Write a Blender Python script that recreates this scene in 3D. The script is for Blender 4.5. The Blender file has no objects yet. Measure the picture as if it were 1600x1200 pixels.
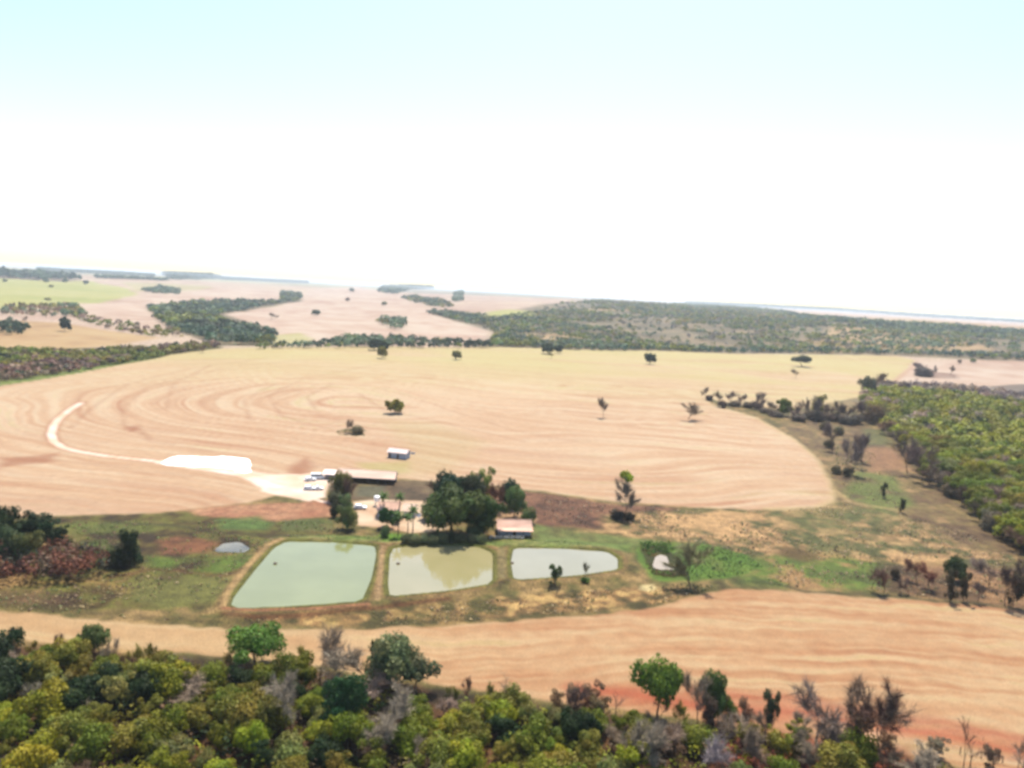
import bpy, bmesh, math, random
import numpy as np
from mathutils import Vector, Matrix

random.seed(7)
RNG = np.random.default_rng(7)
scene = bpy.context.scene
COL = scene.collection

# ------------------------------------------------------------------ camera, sky, sun, exposure
CAM_Z = 75.0
FPX = 1130.0                       # focal length in pixels of the 1600 px wide photograph
PITCH = math.radians(7.25)
ROLL = math.radians(3.15)
fwd = Vector((0, math.cos(PITCH), -math.sin(PITCH)))
r0 = Vector((1, 0, 0)); u0 = Vector((0, math.sin(PITCH), math.cos(PITCH)))
RIGHT = math.cos(ROLL) * r0 + math.sin(ROLL) * u0
UP = -math.sin(ROLL) * r0 + math.cos(ROLL) * u0
cam_data = bpy.data.cameras.new('camera')
cam = bpy.data.objects.new('camera', cam_data); COL.objects.link(cam)
cam.matrix_world = Matrix(((RIGHT.x, UP.x, -fwd.x, 0), (RIGHT.y, UP.y, -fwd.y, 0), (RIGHT.z, UP.z, -fwd.z, CAM_Z), (0, 0, 0, 1)))
cam_data.sensor_width = 36.0; cam_data.lens = FPX / 1600 * 36
cam_data.clip_start = 0.5; cam_data.clip_end = 200000
cam_data.dof.use_dof = True        # the photograph is out of focus throughout
cam_data.dof.focus_distance = 3.0
cam_data.dof.aperture_fstop = 2.1
scene.camera = cam

SUN_EL = math.radians(63); SUN_AZ = math.radians(8)      # azimuth from +Y towards +X
world = bpy.data.worlds.new('World'); scene.world = world; world.use_nodes = True
wn = world.node_tree.nodes; wn.clear()
sky = wn.new('ShaderNodeTexSky'); sky.sky_type = 'NISHITA'; sky.sun_disc = False
sky.sun_elevation = SUN_EL; sky.sun_rotation = SUN_AZ
sky.altitude = 600; sky.air_density = 1.0; sky.dust_density = 1.7; sky.ozone_density = 1.0
bg = wn.new('ShaderNodeBackground'); bg.inputs['Strength'].default_value = 0.122
wo = wn.new('ShaderNodeOutputWorld')
world.node_tree.links.new(sky.outputs[0], bg.inputs[0]); world.node_tree.links.new(bg.outputs[0], wo.inputs[0])
sun_data = bpy.data.lights.new('sun', 'SUN'); sun_data.energy = 4.3; sun_data.angle = math.radians(0.53)
sun_data.color = (1.0, 0.93, 0.80)
sun = bpy.data.objects.new('sun', sun_data); COL.objects.link(sun)
sun_dir = Vector((math.sin(SUN_AZ) * math.cos(SUN_EL), math.cos(SUN_AZ) * math.cos(SUN_EL), math.sin(SUN_EL)))
sun.rotation_euler = sun_dir.to_track_quat('Z', 'Y').to_euler()
vs = scene.view_settings
vs.view_transform = 'Standard'; vs.look = 'None'; vs.gamma = 1.0; vs.use_curve_mapping = False
vs.exposure = 1.15
scene.render.engine = 'CYCLES'
scene.cycles.use_denoising = True
scene.cycles.max_bounces = 6; scene.cycles.diffuse_bounces = 2; scene.cycles.glossy_bounces = 2
scene.cycles.transmission_bounces = 3; scene.cycles.volume_bounces = 0; scene.cycles.transparent_max_bounces = 6
GAIN = 3.2                         # how much brighter than its albedo a sunlit surface comes out

def alb(r, g, b):                  # albedo of a surface seen sunlit as this 8-bit colour
    o = []
    for c in (r, g, b):
        c /= 255.0
        o.append((c / 12.92 if c <= 0.04045 else ((c + 0.055) / 1.055) ** 2.4) / GAIN)
    return np.array(o) * (0.945, 0.90, 0.80)

# ------------------------------------------------------------------ noise and terrain
def _h(ix, iy, s):
    n = (ix.astype(np.int64) * 374761393 + iy.astype(np.int64) * 668265263 + s * 974634777) & 0xFFFFFFFF
    n = ((n ^ (n >> 13)) * 1274126177) & 0xFFFFFFFF
    return ((n ^ (n >> 16)) & 0xFFFF) / 65535.0
def vnoise(x, y, s=0):
    ix = np.floor(x); iy = np.floor(y); fx = x - ix; fy = y - iy
    fx = fx * fx * (3 - 2 * fx); fy = fy * fy * (3 - 2 * fy)
    ix = ix.astype(np.int64); iy = iy.astype(np.int64)
    a = _h(ix, iy, s); b = _h(ix + 1, iy, s); c = _h(ix, iy + 1, s); d = _h(ix + 1, iy + 1, s)
    return (a + (b - a) * fx) * (1 - fy) + (c + (d - c) * fx) * fy
def fbm(x, y, s=0, o=3):
    t = 0; a = 0.5; w = 0
    for i in range(o):
        t = t + a * vnoise(x * 2 ** i + 17.3 * i, y * 2 ** i - 9.1 * i, s + i); w += a; a *= 0.55
    return t / w
def sst(a, b, v):
    t = np.clip((v - a) / (b - a), 0, 1); return t * t * (3 - 2 * t)

def base_height(x, y):
    D = np.hypot(x, y); az = np.arctan2(x, y)
    R = sst(-0.30, 0.12, az)
    left = 34 * sst(900, 5200, D); right = 45 * sst(1000, 2400, D)
    h = left * (1 - R) + right * R
    h = h - 5 * R * np.exp(-((D - 1230) / 130.0) ** 2)
    und = (fbm(x / 420, y / 420, 5, 3) - 0.5) * 24 * sst(950, 1700, D) * (1 - 0.6 * sst(3000, 9000, D))
    roll = (fbm(x / 160, y / 160, 9, 2) - 0.5) * 5 * sst(270, 520, D)
    return h + und + roll

POND_H = None
def height(x, y):
    x = np.asarray(x, float); y = np.asarray(y, float)
    h = base_height(x, y)
    if POND_H is not None: h = POND_H(x, y, h)
    return h

_T = np.concatenate([np.geomspace(60, 60000, 1400)])
def P(px, py):
    """point of the terrain seen at this place of the photograph"""
    d = fwd * FPX + RIGHT * (px - 800) - UP * (py - 600); d.normalize()
    z = CAM_Z + d.z * _T; x = d.x * _T; y = d.y * _T
    g = base_height(x, y)
    k = np.nonzero(z < g)[0]
    if len(k) == 0:
        i = len(_T) - 1; t = _T[i]
        return Vector((d.x * t, d.y * t, float(g[i])))
    i = max(int(k[0]), 1)
    a = z[i - 1] - g[i - 1]; b = z[i] - g[i]
    t = _T[i - 1] + (_T[i] - _T[i - 1]) * a / (a - b)
    return Vector((d.x * t, d.y * t, float(base_height(np.array([d.x * t]), np.array([d.y * t]))[0])))
def PP(pts): return np.array([P(a, b)[:2] for a, b in pts])

def sdist(x, y, poly, closed=True):
    """signed distance to a polygon (negative inside), or distance to a line"""
    n = len(poly); d = np.full(x.shape, 1e18); ins = np.zeros(x.shape, bool)
    for i in range(n if closed else n - 1):
        ax, ay = poly[i]; bx, by = poly[(i + 1) % n]
        ex, ey = bx - ax, by - ay; L = ex * ex + ey * ey + 1e-12
        t = np.clip(((x - ax) * ex + (y - ay) * ey) / L, 0, 1)
        d = np.minimum(d, (x - ax - t * ex) ** 2 + (y - ay - t * ey) ** 2)
        if closed:
            c = ((ay > y) != (by > y)); xi = (bx - ax) * (y - ay) / ((by - ay) if abs(by - ay) > 1e-9 else 1e-9) + ax
            ins ^= c & (x < xi)
    d = np.sqrt(d)
    return np.where(ins, -d, d) if closed else d

def smooth_poly(pts, n=2, c=0.12):
    p = np.array(pts, float)
    for _ in range(n):
        q = np.roll(p, -1, 0); a = (1 - c) * p + c * q; b = c * p + (1 - c) * q
        p = np.empty((len(a) * 2, 2)); p[0::2] = a; p[1::2] = b
    return p

POND1 = smooth_poly(PP([(357, 948), (362, 935), (395, 893), (425, 858), (446, 847), (520, 848), (588, 854), (591, 868), (584, 905), (568, 943), (470, 951), (372, 955)]), 1)
POND2 = smooth_poly(PP([(606, 936), (603, 915), (606, 870), (613, 857), (680, 852), (750, 856), (773, 866), (772, 915), (700, 927)]), 1)
POND3 = smooth_poly(PP([(800, 910), (795, 880), (800, 857), (880, 858), (950, 863), (968, 875), (968, 893), (900, 903)]), 1)
POND4 = smooth_poly(PP([(330, 861), (350, 848), (375, 846), (392, 857), (380, 863)]), 1)
PUDDLE = smooth_poly(PP([(1019, 886), (1024, 870), (1032, 866), (1042, 869), (1046, 881), (1056, 889), (1035, 890)]), 1)
SWAMP = smooth_poly(PP([(994, 862), (1000, 848), (1045, 846), (1110, 852), (1165, 865), (1195, 885), (1150, 902), (1060, 912), (1015, 905), (1000, 885)]), 1)
WATER = 0.35
def pond_h(x, y, h):
    D = np.hypot(x, y)
    m = (D > 130) & (D < 290) & (np.abs(x) < 130)
    if not m.any(): return h
    xs = x[m]; ys = y[m]; hh = h[m]
    sd = np.minimum(np.minimum(sdist(xs, ys, POND1), sdist(xs, ys, POND2)), sdist(xs, ys, POND3))
    berm = np.where(sd < 0, np.clip(0.75 + sd * 0.75, -1.2, 0.75), np.where(sd < 2.2, 0.75, 0.75 * np.exp(-((sd - 2.2) / 2.6) ** 2)))
    hh = np.maximum(hh, berm) * (sd >= 0) + berm * (sd < 0)
    sp = np.minimum(sdist(xs, ys, POND4), sdist(xs, ys, PUDDLE)); hh = hh - 0.4 * sst(1.0, -1.0, sp)
    h = h.copy(); h[m] = hh
    return h
POND_H = pond_h
def ground_z(x, y): return float(height(np.array([x]), np.array([y]))[0])
def G(px, py):
    v = P(px, py); v.z = ground_z(v.x, v.y); return v
def px_per_m(v): return FPX / ((v - Vector((0, 0, CAM_Z))).dot(fwd))

# ------------------------------------------------------------------ materials
def new_mat(name):
    m = bpy.data.materials.new(name); m.use_nodes = True
    nt = m.node_tree; b = nt.nodes['Principled BSDF']; b.inputs['Roughness'].default_value = 0.9
    b.inputs['Specular IOR Level'].default_value = 0.15
    return m, nt, b
def mul_noise(nt, col_socket, scale, lo, hi, detail=4, vec=None):
    nz = nt.nodes.new('ShaderNodeTexNoise'); nz.inputs['Scale'].default_value = scale; nz.inputs['Detail'].default_value = detail
    if vec is not None: nt.links.new(vec, nz.inputs['Vector'])
    mr = nt.nodes.new('ShaderNodeMapRange'); mr.inputs[1].default_value = 0.3; mr.inputs[2].default_value = 0.7
    mr.inputs[3].default_value = lo; mr.inputs[4].default_value = hi
    nt.links.new(nz.outputs[0], mr.inputs[0])
    vm = nt.nodes.new('ShaderNodeVectorMath'); vm.operation = 'SCALE'
    nt.links.new(col_socket, vm.inputs[0]); nt.links.new(mr.outputs[0], vm.inputs['Scale'])
    return vm.outputs[0], nz
def ground_material(name, rough=0.35):
    m, nt, b = new_mat(name)
    at = nt.nodes.new('ShaderNodeAttribute'); at.attribute_name = 'soil'
    geo = nt.nodes.new('ShaderNodeNewGeometry')
    c, n1 = mul_noise(nt, at.outputs['Color'], 0.35, 1 - rough * 0.55, 1 + rough * 0.5, 5, geo.outputs['Position'])
    c, n2 = mul_noise(nt, c, 2.2, 1 - rough, 1 + rough * 0.9, 3, geo.outputs['Position'])
    nt.links.new(c, b.inputs['Base Color'])
    bp = nt.nodes.new('ShaderNodeBump'); bp.inputs['Strength'].default_value = 0.5; bp.inputs['Distance'].default_value = 0.25
    nt.links.new(n2.outputs[0], bp.inputs['Height']); nt.links.new(bp.outputs[0], b.inputs['Normal'])
    return m
M_GROUND = ground_material('dry_grass_and_soil', 0.6)
M_FIELD = ground_material('harvested_field_soil', 0.16)
M_ROAD = ground_material('packed_earth', 0.12)

def leaf_material(name, use_attr, trans=0.28):
    m, nt, b = new_mat(name)
    if use_attr:
        at = nt.nodes.new('ShaderNodeAttribute'); at.attribute_name = 'leafcol'; src = at.outputs['Color']
    else:
        oi = nt.nodes.new('ShaderNodeObjectInfo'); src = oi.outputs['Color']
        at = nt.nodes.new('ShaderNodeAttribute'); at.attribute_name = 'tint'
        vm = nt.nodes.new('ShaderNodeVectorMath'); vm.operation = 'MULTIPLY'
        nt.links.new(src, vm.inputs[0]); nt.links.new(at.outputs['Color'], vm.inputs[1]); src = vm.outputs[0]
    tr = nt.nodes.new('ShaderNodeBsdfTranslucent'); mx = nt.nodes.new('ShaderNodeMixShader'); mx.inputs[0].default_value = trans
    b.inputs['Roughness'].default_value = 0.6
    nt.links.new(src, b.inputs['Base Color']); nt.links.new(src, tr.inputs['Color'])
    nt.links.new(b.outputs[0], mx.inputs[1]); nt.links.new(tr.outputs[0], mx.inputs[2])
    nt.links.new(mx.outputs[0], nt.nodes['Material Output'].inputs['Surface'])
    return m
M_LEAF = leaf_material('foliage', False, .34)
M_MASS = leaf_material('foliage_mass', True)
def bark_material(name, c):
    m, nt, b = new_mat(name)
    rgb = nt.nodes.new('ShaderNodeRGB'); rgb.outputs[0].default_value = (*c, 1)
    s, n = mul_noise(nt, rgb.outputs[0], 3.0, 0.6, 1.3); nt.links.new(s, b.inputs['Base Color'])
    return m
M_BARK = bark_material('bark', (0.10, 0.07, 0.05))
def twig_material():
    m, nt, b = new_mat('bare_twigs')
    oi = nt.nodes.new('ShaderNodeObjectInfo')
    s, n = mul_noise(nt, oi.outputs['Color'], 2.0, 0.7, 1.25); nt.links.new(s, b.inputs['Base Color'])
    return m
M_TWIG = twig_material()

def plain(name, c, rough=0.8, spec=0.2, nscale=None, lo=0.85, hi=1.1, metal=0):
    m, nt, b = new_mat(name)
    b.inputs['Roughness'].default_value = rough; b.inputs['Specular IOR Level'].default_value = spec; b.inputs['Metallic'].default_value = metal
    rgb = nt.nodes.new('ShaderNodeRGB'); rgb.outputs[0].default_value = (*c, 1)
    s, n = mul_noise(nt, rgb.outputs[0], nscale or 1.5, lo, hi); nt.links.new(s, b.inputs['Base Color'])
    return m

# ------------------------------------------------------------------ object helpers
def tag(o, label=None, category=None, group=None, kind=None):
    if label: o['label'] = label
    if category: o['category'] = category
    if group: o['group'] = group
    if kind: o['kind'] = kind
    return o
def mesh_np(name, V, F, mats, attr=None, attr_name='soil', smooth=False):
    """V (n,3), F (m,k) with k = 3 or 4"""
    me = bpy.data.meshes.new(name)
    V = np.ascontiguousarray(V, np.float32); F = np.ascontiguousarray(F, np.int32); k = F.shape[1]
    me.vertices.add(len(V)); me.vertices.foreach_set('co', V.ravel())
    me.loops.add(F.size); me.loops.foreach_set('vertex_index', F.ravel())
    me.polygons.add(len(F)); me.polygons.foreach_set('loop_start', np.arange(0, F.size, k, dtype=np.int32))
    me.polygons.foreach_set('loop_total', np.full(len(F), k, np.int32))
    if smooth: me.polygons.foreach_set('use_smooth', np.ones(len(F), bool))
    me.update(calc_edges=True)
    for m in mats: me.materials.append(m)
    if attr is not None:
        a = me.attributes.new(attr_name, 'FLOAT_COLOR', 'POINT')
        c = np.ones((len(V), 4), np.float32); c[:, :3] = attr; a.data.foreach_set('color', c.ravel())
    return me
def link(name, me, parent=None, loc=None):
    o = bpy.data.objects.new(name, me); COL.objects.link(o)
    if parent is not None: o.parent = parent
    if loc is not None: o.location = loc
    return o
def empty(name, loc=(0, 0, 0), rz=0):
    o = bpy.data.objects.new(name, None); COL.objects.link(o); o.location = loc; o.rotation_euler.z = rz
    o.empty_display_size = 0.3
    return o
class MB:
    def __init__(s): s.v = []; s.f = []
    def box(s, x0, y0, z0, x1, y1, z1):
        n = len(s.v); s.v += [(x0, y0, z0), (x1, y0, z0), (x1, y1, z0), (x0, y1, z0), (x0, y0, z1), (x1, y0, z1), (x1, y1, z1), (x0, y1, z1)]
        s.f += [tuple(n + i for i in q) for q in ((0, 3, 2, 1), (4, 5, 6, 7), (0, 1, 5, 4), (1, 2, 6, 5), (2, 3, 7, 6), (3, 0, 4, 7))]; return s
    def prism(s, prof, y0, y1, axis='y'):      # profile in (x,z) extruded along y (or (y,z) along x)
        n = len(s.v); k = len(prof)
        for yy in (y0, y1):
            for a, c in prof: s.v.append((a, yy, c) if axis == 'y' else (yy, a, c))
        s.f.append(tuple(n + i for i in range(k))); s.f.append(tuple(n + k + i for i in reversed(range(k))))
        for i in range(k): j = (i + 1) % k; s.f.append((n + i, n + k + i, n + k + j, n + j))
        return s
    def tube(s, pts, rads, sides=5, cap=True):
        n = len(s.v); pts = [Vector(p) for p in pts]
        for i, p in enumerate(pts):
            t = (pts[min(i + 1, len(pts) - 1)] - pts[max(i - 1, 0)])
            if t.length < 1e-6: t = Vector((0, 0, 1))
            t.normalize(); a = t.orthogonal().normalized(); b = t.cross(a)
            for j in range(sides):
                w = 2 * math.pi * j / sides; s.v.append(tuple(p + (a * math.cos(w) + b * math.sin(w)) * rads[i]))
        for i in range(len(pts) - 1):
            for j in range(sides):
                q = (j + 1) % sides; s.f.append((n + i * sides + j, n + i * sides + q, n + (i + 1) * sides + q, n + (i + 1) * sides + j))
        if cap: s.f.append(tuple(n + j for j in reversed(range(sides)))); s.f.append(tuple(n + (len(pts) - 1) * sides + j for j in range(sides)))
        return s
    def mesh(s, name, mat, smooth=False):
        me = bpy.data.meshes.new(name); me.from_pydata(s.v, [], s.f); me.materials.append(mat)
        bm = bmesh.new(); bm.from_mesh(me); bmesh.ops.recalc_face_normals(bm, faces=bm.faces); bm.to_mesh(me); bm.free()
        if smooth:
            for p in me.polygons: p.use_smooth = True
        return me
    def build(s, name, mat, parent=None, loc=None, smooth=False): return link(name, s.mesh(name, mat, smooth), parent, loc)

# ------------------------------------------------------------------ ground: one radial grid, cut into ground, fields, roads
az_f = np.arange(-45, 45, 0.098)
az = np.radians(np.concatenate([np.arange(-180, -45, 3.0), az_f, np.arange(45, 180, 3.0)]))
pr = np.concatenate([np.arange(0.0, 1.0, 1.0), ])
rr = [CAM_Z * FPX / p for p in np.arange(900, 130, -1.75)] + [CAM_Z * FPX / p for p in np.arange(130, 12, -0.62)] + \
     [CAM_Z * FPX / p for p in np.arange(12, 3.9, -0.5)] + [25000, 32000, 42000, 60000]
rr = np.array([1.0, 25, 50, 70, 82, 88] + [r for r in rr if r > 92])
NA, NR = len(az), len(rr)
A, R_ = np.meshgrid(az, rr, indexing='ij')
X = (R_ * np.sin(A)).ravel(); Y = (R_ * np.cos(A)).ravel(); DD = R_.ravel()
Z = height(X, Y)
i, j = np.meshgrid(np.arange(NA), np.arange(NR - 1), indexing='ij')
a0 = i * NR + j; a1 = ((i + 1) % NA) * NR + j
FACES = np.stack([a0.ravel(), a1.ravel(), (a1 + 1).ravel(), (a0 + 1).ravel()], 1)[:, ::-1]
# ragged, natural borders: everything is painted at slightly displaced world positions
w2 = 14 * sst(700, 2200, DD)
WX = X + (fbm(X / 7, Y / 7, 21) - 0.5) * 2.6 + (fbm(X / 80, Y / 80, 22) - 0.5) * w2 * 2
WY = Y + (fbm(X / 7, Y / 7, 23) - 0.5) * 3.4 + (fbm(X / 80, Y / 80, 24) - 0.5) * w2 * 2
N1 = fbm(X / 9, Y / 9, 31, 4); N2 = fbm(X / 34, Y / 34, 41, 3); N3 = fbm(X / 3.1, Y / 3.1, 51, 2); N4 = fbm(X / 160, Y / 160, 61, 3)
C = np.empty((len(X), 3)); ZONE = np.zeros(len(X), np.int8)
def mixc(sel, col, m):
    C[sel] = C[sel] * (1 - m[:, None]) + (col if col.ndim == 2 else col[None]) * m[:, None]
def area(pix, col, soft=1.0, amt=1.0, zone=None, world=None, warp=True, mod=None):
    poly = world if world is not None else PP(pix)
    x0, y0 = poly.min(0) - soft * 3 - 30; x1, y1 = poly.max(0) + soft * 3 + 30
    sel = np.nonzero((X > x0) & (X < x1) & (Y > y0) & (Y < y1))[0]
    sx, sy = (WX, WY) if warp else (X, Y)
    sd = sdist(sx[sel], sy[sel], poly); m = sst(soft, -soft, sd)
    k = m > 0; sel = sel[k]; m = m[k]
    if zone is not None: ZONE[sel[m > 0.5]] = zone
    mm = m * amt
    if mod is not None: mm = mm * mod[sel]
    mixc(sel, col[sel] if col.ndim == 2 else col, np.clip(mm, 0, 1))
    return sel, m
def strip(pix, width, col, soft=0.6, amt=1.0, zone=None, world=None, warp=False, mod=None):
    ln = world if world is not None else PP(pix)
    x0, y0 = ln.min(0) - width * 2 - 10; x1, y1 = ln.max(0) + width * 2 + 10
    sel = np.nonzero((X > x0) & (X < x1) & (Y > y0) & (Y < y1))[0]
    sx, sy = (WX, WY) if warp else (X, Y)
    d = sdist(sx[sel], sy[sel], ln, False); m = sst(width / 2 + soft, width / 2 - soft, d)
    k = m > 0; sel = sel[k]; m = m[k]
    if zone is not None: ZONE[sel[m > 0.5]] = zone
    mm = m * amt
    if mod is not None: mm = mm * mod[sel]
    mixc(sel, col[sel] if col.ndim == 2 else col, np.clip(mm, 0, 1))
def blend(cols, t):
    """colour ramp through the list by t (array 0..1)"""
    cols = np.array(cols); n = len(cols) - 1
    f = np.clip(t, 0, 0.9999) * n; k = f.astype(int); f = (f - k)[:, None]
    return cols[k] * (1 - f) + cols[k + 1] * f
ex = lambda n, k=2.2: np.clip((n - 0.5) * k + 0.5, 0, 1)

# base: rough dry pasture near, pinkish bare plateau far
pasture = blend([alb(96, 84, 50), alb(128, 122, 70), alb(170, 145, 95), alb(205, 172, 120)], ex(N1 * 0.6 + N3 * 0.4, 2.3))
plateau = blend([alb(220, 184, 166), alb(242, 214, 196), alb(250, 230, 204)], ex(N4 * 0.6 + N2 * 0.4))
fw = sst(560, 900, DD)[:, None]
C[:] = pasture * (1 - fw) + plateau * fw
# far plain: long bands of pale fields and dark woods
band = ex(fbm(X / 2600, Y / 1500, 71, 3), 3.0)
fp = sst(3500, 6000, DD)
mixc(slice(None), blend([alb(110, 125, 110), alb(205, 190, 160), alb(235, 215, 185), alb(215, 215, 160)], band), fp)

# far fields and woodland floors
woodfloor = blend([alb(95, 95, 62), alb(125, 118, 80), alb(165, 145, 105)], ex(N2, 2.5))
greenf = blend([alb(196, 204, 118), alb(214, 214, 130), alb(222, 220, 150)], ex(N4 * .5 + N2 * .5))
pinkf = blend([alb(226, 190, 170), alb(244, 216, 198), alb(252, 232, 216)], ex(N4 * .4 + N2 * .6, 3))
tanf = blend([alb(205, 165, 120), alb(228, 192, 142), alb(235, 205, 155)], ex(N4 * .4 + N2 * .6, 3))
area([(-60, 433), (60, 438), (150, 440), (205, 452), (215, 460), (170, 470), (110, 476), (40, 482), (-60, 484)], greenf, 12, zone=3)
area([(190, 440), (330, 446), (330, 450), (215, 456)], greenf, 12, 0.5)
area([(-60, 497), (100, 505), (180, 518), (250, 528), (180, 540), (90, 547), (-60, 549)], tanf, 8, zone=4)
area([(120, 480), (200, 470), (280, 458), (380, 450), (440, 455), (430, 468), (300, 474), (235, 482), (250, 510), (180, 505)], pinkf, 12, zone=4)
area([(345, 492), (440, 478), (480, 455), (560, 448), (640, 462), (700, 480), (770, 517), (740, 530), (640, 533), (540, 528), (500, 535), (430, 535), (430, 512), (380, 503)], pinkf, 10, zone=5)
area([(415, 525), (470, 520), (490, 530), (470, 538), (420, 540)], greenf, 8, 0.7)
area([(670, 486), (700, 484), (760, 490), (800, 486), (870, 473), (960, 470), (1180, 480), (1250, 491), (1400, 504), (1700, 520), (1700, 572), (1400, 556), (1200, 552), (900, 547), (740, 544), (775, 520), (700, 498)], woodfloor, 18, 0.85)
area([(880, 466), (1000, 468), (1180, 477), (1300, 484), (1450, 493), (1750, 508), (1750, 520), (1400, 503), (1250, 490), (1180, 479), (960, 469)], pinkf, 30, zone=9)
area([(757, 488), (800, 484), (838, 487), (835, 495), (790, 497), (760, 496)], greenf, 10, zone=5)
area([(230, 481), (300, 474), (440, 470), (465, 455), (475, 470), (400, 482), (350, 491), (395, 505), (430, 515), (420, 541), (340, 540), (270, 517)], woodfloor, 10, 0.9)
for q in ([(900, 487), (1010, 477), (1010, 483), (920, 490)], [(1170, 483), (1215, 484), (1230, 499), (1190, 500)], [(1350, 497), (1420, 497), (1620, 514), (1620, 520), (1400, 503)],
          [(830, 522), (880, 520), (940, 535), (920, 540), (850, 530)], [(1060, 497), (1100, 497), (1095, 502), (1065, 502)],
          [(1300, 510), (1400, 512), (1500, 530), (1560, 545), (1480, 552), (1350, 548), (1300, 552), (1230, 550), (1280, 530)]):
    area(q, tanf, 12, 0.8)

# left scrub strip floor
area([(-60, 545), (190, 543), (345, 538), (345, 546), (270, 556), (200, 570), (120, 583), (60, 595), (-60, 605)], blend([alb(92, 80, 55), alb(125, 118, 62), alb(140, 150, 75)], ex(N2 * .5 + N1 * .5)), 5)
strip([(-20, 603), (60, 592), (130, 580), (210, 562), (240, 548)], 16, alb(150, 175, 85), 8, 0.8, warp=True)

# main harvested field with terraces that bend round its left end
MAIN = [(-120, 618), (0, 603), (60, 594), (130, 582), (200, 568), (270, 554), (340, 545), (430, 543), (560, 541), (700, 542), (860, 545), (1000, 548), (1200, 553),
        (1400, 556), (1428, 562), (1412, 580), (1392, 600), (1355, 618), (1240, 640), (1150, 632), (1105, 622), (1112, 632), (1180, 652), (1240, 685), (1280, 718), (1300, 755), (1308, 782), (1275, 796), (1200, 797),
        (1080, 793), (960, 784), (850, 768), (740, 756), (620, 748), (520, 742), (500, 770), (440, 772), (380, 786), (250, 801), (100, 806), (-120, 808)]
ax = PP([(560, 628), (800, 650), (1500, 700)])
s1 = sdist(X, Y, ax, False) + (fbm(X / 150, Y / 150, 81, 2) - .5) * 85 + (fbm(X / 34, Y / 45, 83, 2) - .5) * 9
s2 = s1 + (N2 - .5) * 2
line0 = vnoise(s2 / 1.9, X / 25 + Y / 50, 94); line1 = vnoise(s2 / 3.2, X / 60 + Y / 140, 91); line2 = vnoise(s2 / 6.5, X / 140 + Y / 110, 92); line3 = vnoise(s2 / 26.0, X / 200 + Y / 150, 93)
t = ex(line1 * .30 + line0 * .20 + line2 * .22 + line3 * .06 + N1 * .12 + N2 * .10, 2.4)
t = .52 + (t - .52) * (.42 + .5 * ex(N4 + .05, 3)) 
mainf = blend([alb(218, 160, 128), alb(234, 192, 158), alb(246, 210, 176), alb(254, 228, 198), alb(240, 222, 170)], t)
# pale yellow green growth on the far part of the field, redder earth on the near left
gfar = sst(430, 850, DD) * ex(line3 * .4 + N4 * .6 + 0.12, 2.2)
mainf = mainf * (1 - 0.75 * gfar[:, None]) + alb(236, 226, 156) * 0.75 * gfar[:, None]
red = ex(N2 * .5 + line2 * .5 - .18, 3) * sst(460, 300, DD)
mainf = mainf * (1 - 0.55 * red[:, None]) + alb(205, 135, 100) * 0.55 * red[:, None]
area(MAIN, mainf, 1.2, zone=1)
# track that runs along the right-hand rim
strip([(1112, 632), (1180, 652), (1240, 685), (1280, 718), (1300, 755), (1306, 780), (1275, 794), (1200, 795)], 3.5, alb(240, 215, 165), 2, 0.7)
strip([(1106, 626), (1180, 648), (1245, 685), (1287, 718), (1309, 755)], 1.6, alb(140, 110, 78), 1.2, 0.6)
for q in ([(500, 560), (350, 575), (230, 605), (190, 640), (195, 668), (240, 685), (300, 698)], [(620, 565), (480, 590), (420, 620), (440, 650), (520, 672)], [(440, 556), (300, 575), (200, 600), (140, 640), (110, 668)],
          [(590, 606), (640, 618), (700, 640), (800, 672), (900, 690)], [(560, 615), (600, 640), (690, 660), (820, 690)], [(200, 668), (220, 672), (235, 690), (330, 705)],
          [(0, 715), (60, 718), (120, 722), (300, 745)], [(330, 570), (270, 600), (260, 640)], [(0, 770), (150, 785)], [(430, 600), (380, 625), (390, 655)], [(520, 600), (480, 620), (500, 650), (580, 670)]):
    strip(q, 1.8, alb(188, 122, 88), 2.4, 0.42, warp=False, mod=ex(N1 + 0.15, 3))
for q in ([(0, 716), (60, 712), (95, 706), (80, 722), (0, 730)], [(195, 668), (215, 664), (222, 670), (205, 676)], [(455, 728), (478, 715), (490, 730), (475, 742), (450, 742)]):
    area(q, alb(190, 118, 85), 3, 0.65)
area([(560, 722), (640, 722), (640, 738), (610, 742), (570, 736)], alb(205, 205, 120), 3, 0.5)
area([(590, 655), (680, 660), (760, 690), (700, 740), (600, 745), (640, 700)], alb(222, 205, 150), 8, 0.35)

# front field
FRONT = [(-200, 952), (0, 955), (100, 963), (200, 973), (320, 981), (480, 983), (640, 981), (800, 971), (950, 959), (1035, 946), (1090, 928), (1130, 922), (1200, 922), (1300, 928), (1450, 940), (1600, 952), (1800, 970),
         (1800, 1262), (1600, 1225), (1420, 1180), (1200, 1140), (950, 1105), (660, 1066), (420, 1030), (200, 1015), (0, 998), (-200, 985)]
fax = PP([(-300, 965), (300, 1000), (700, 1030), (1000, 1010), (1300, 1020), (1900, 1060)])
s = sdist(WX, WY, fax, False) * np.sign(WY - np.interp(WX, fax[:, 0], fax[:, 1])) + (N2 - .5) * 7
t = ex(vnoise(s / 1.2, X / 22, 101) * .28 + vnoise(s / 2.9, X / 40, 102) * .26 + fbm(X / 26, s / 7, 103, 3) * .24 + N1 * .10 + N3 * .12, 2.7)
t = .5 + (t - .5) * .72
frontf = blend([alb(204, 142, 104), alb(222, 170, 128), alb(232, 188, 146), alb(242, 208, 166), alb(220, 194, 134)], t)
lft = sst(10, -60, X)[:, None]
frontf = frontf * (1 - 0.45 * lft) + alb(236, 208, 158) * 0.45 * lft
area(FRONT, frontf, 0.8, zone=2)
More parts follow.
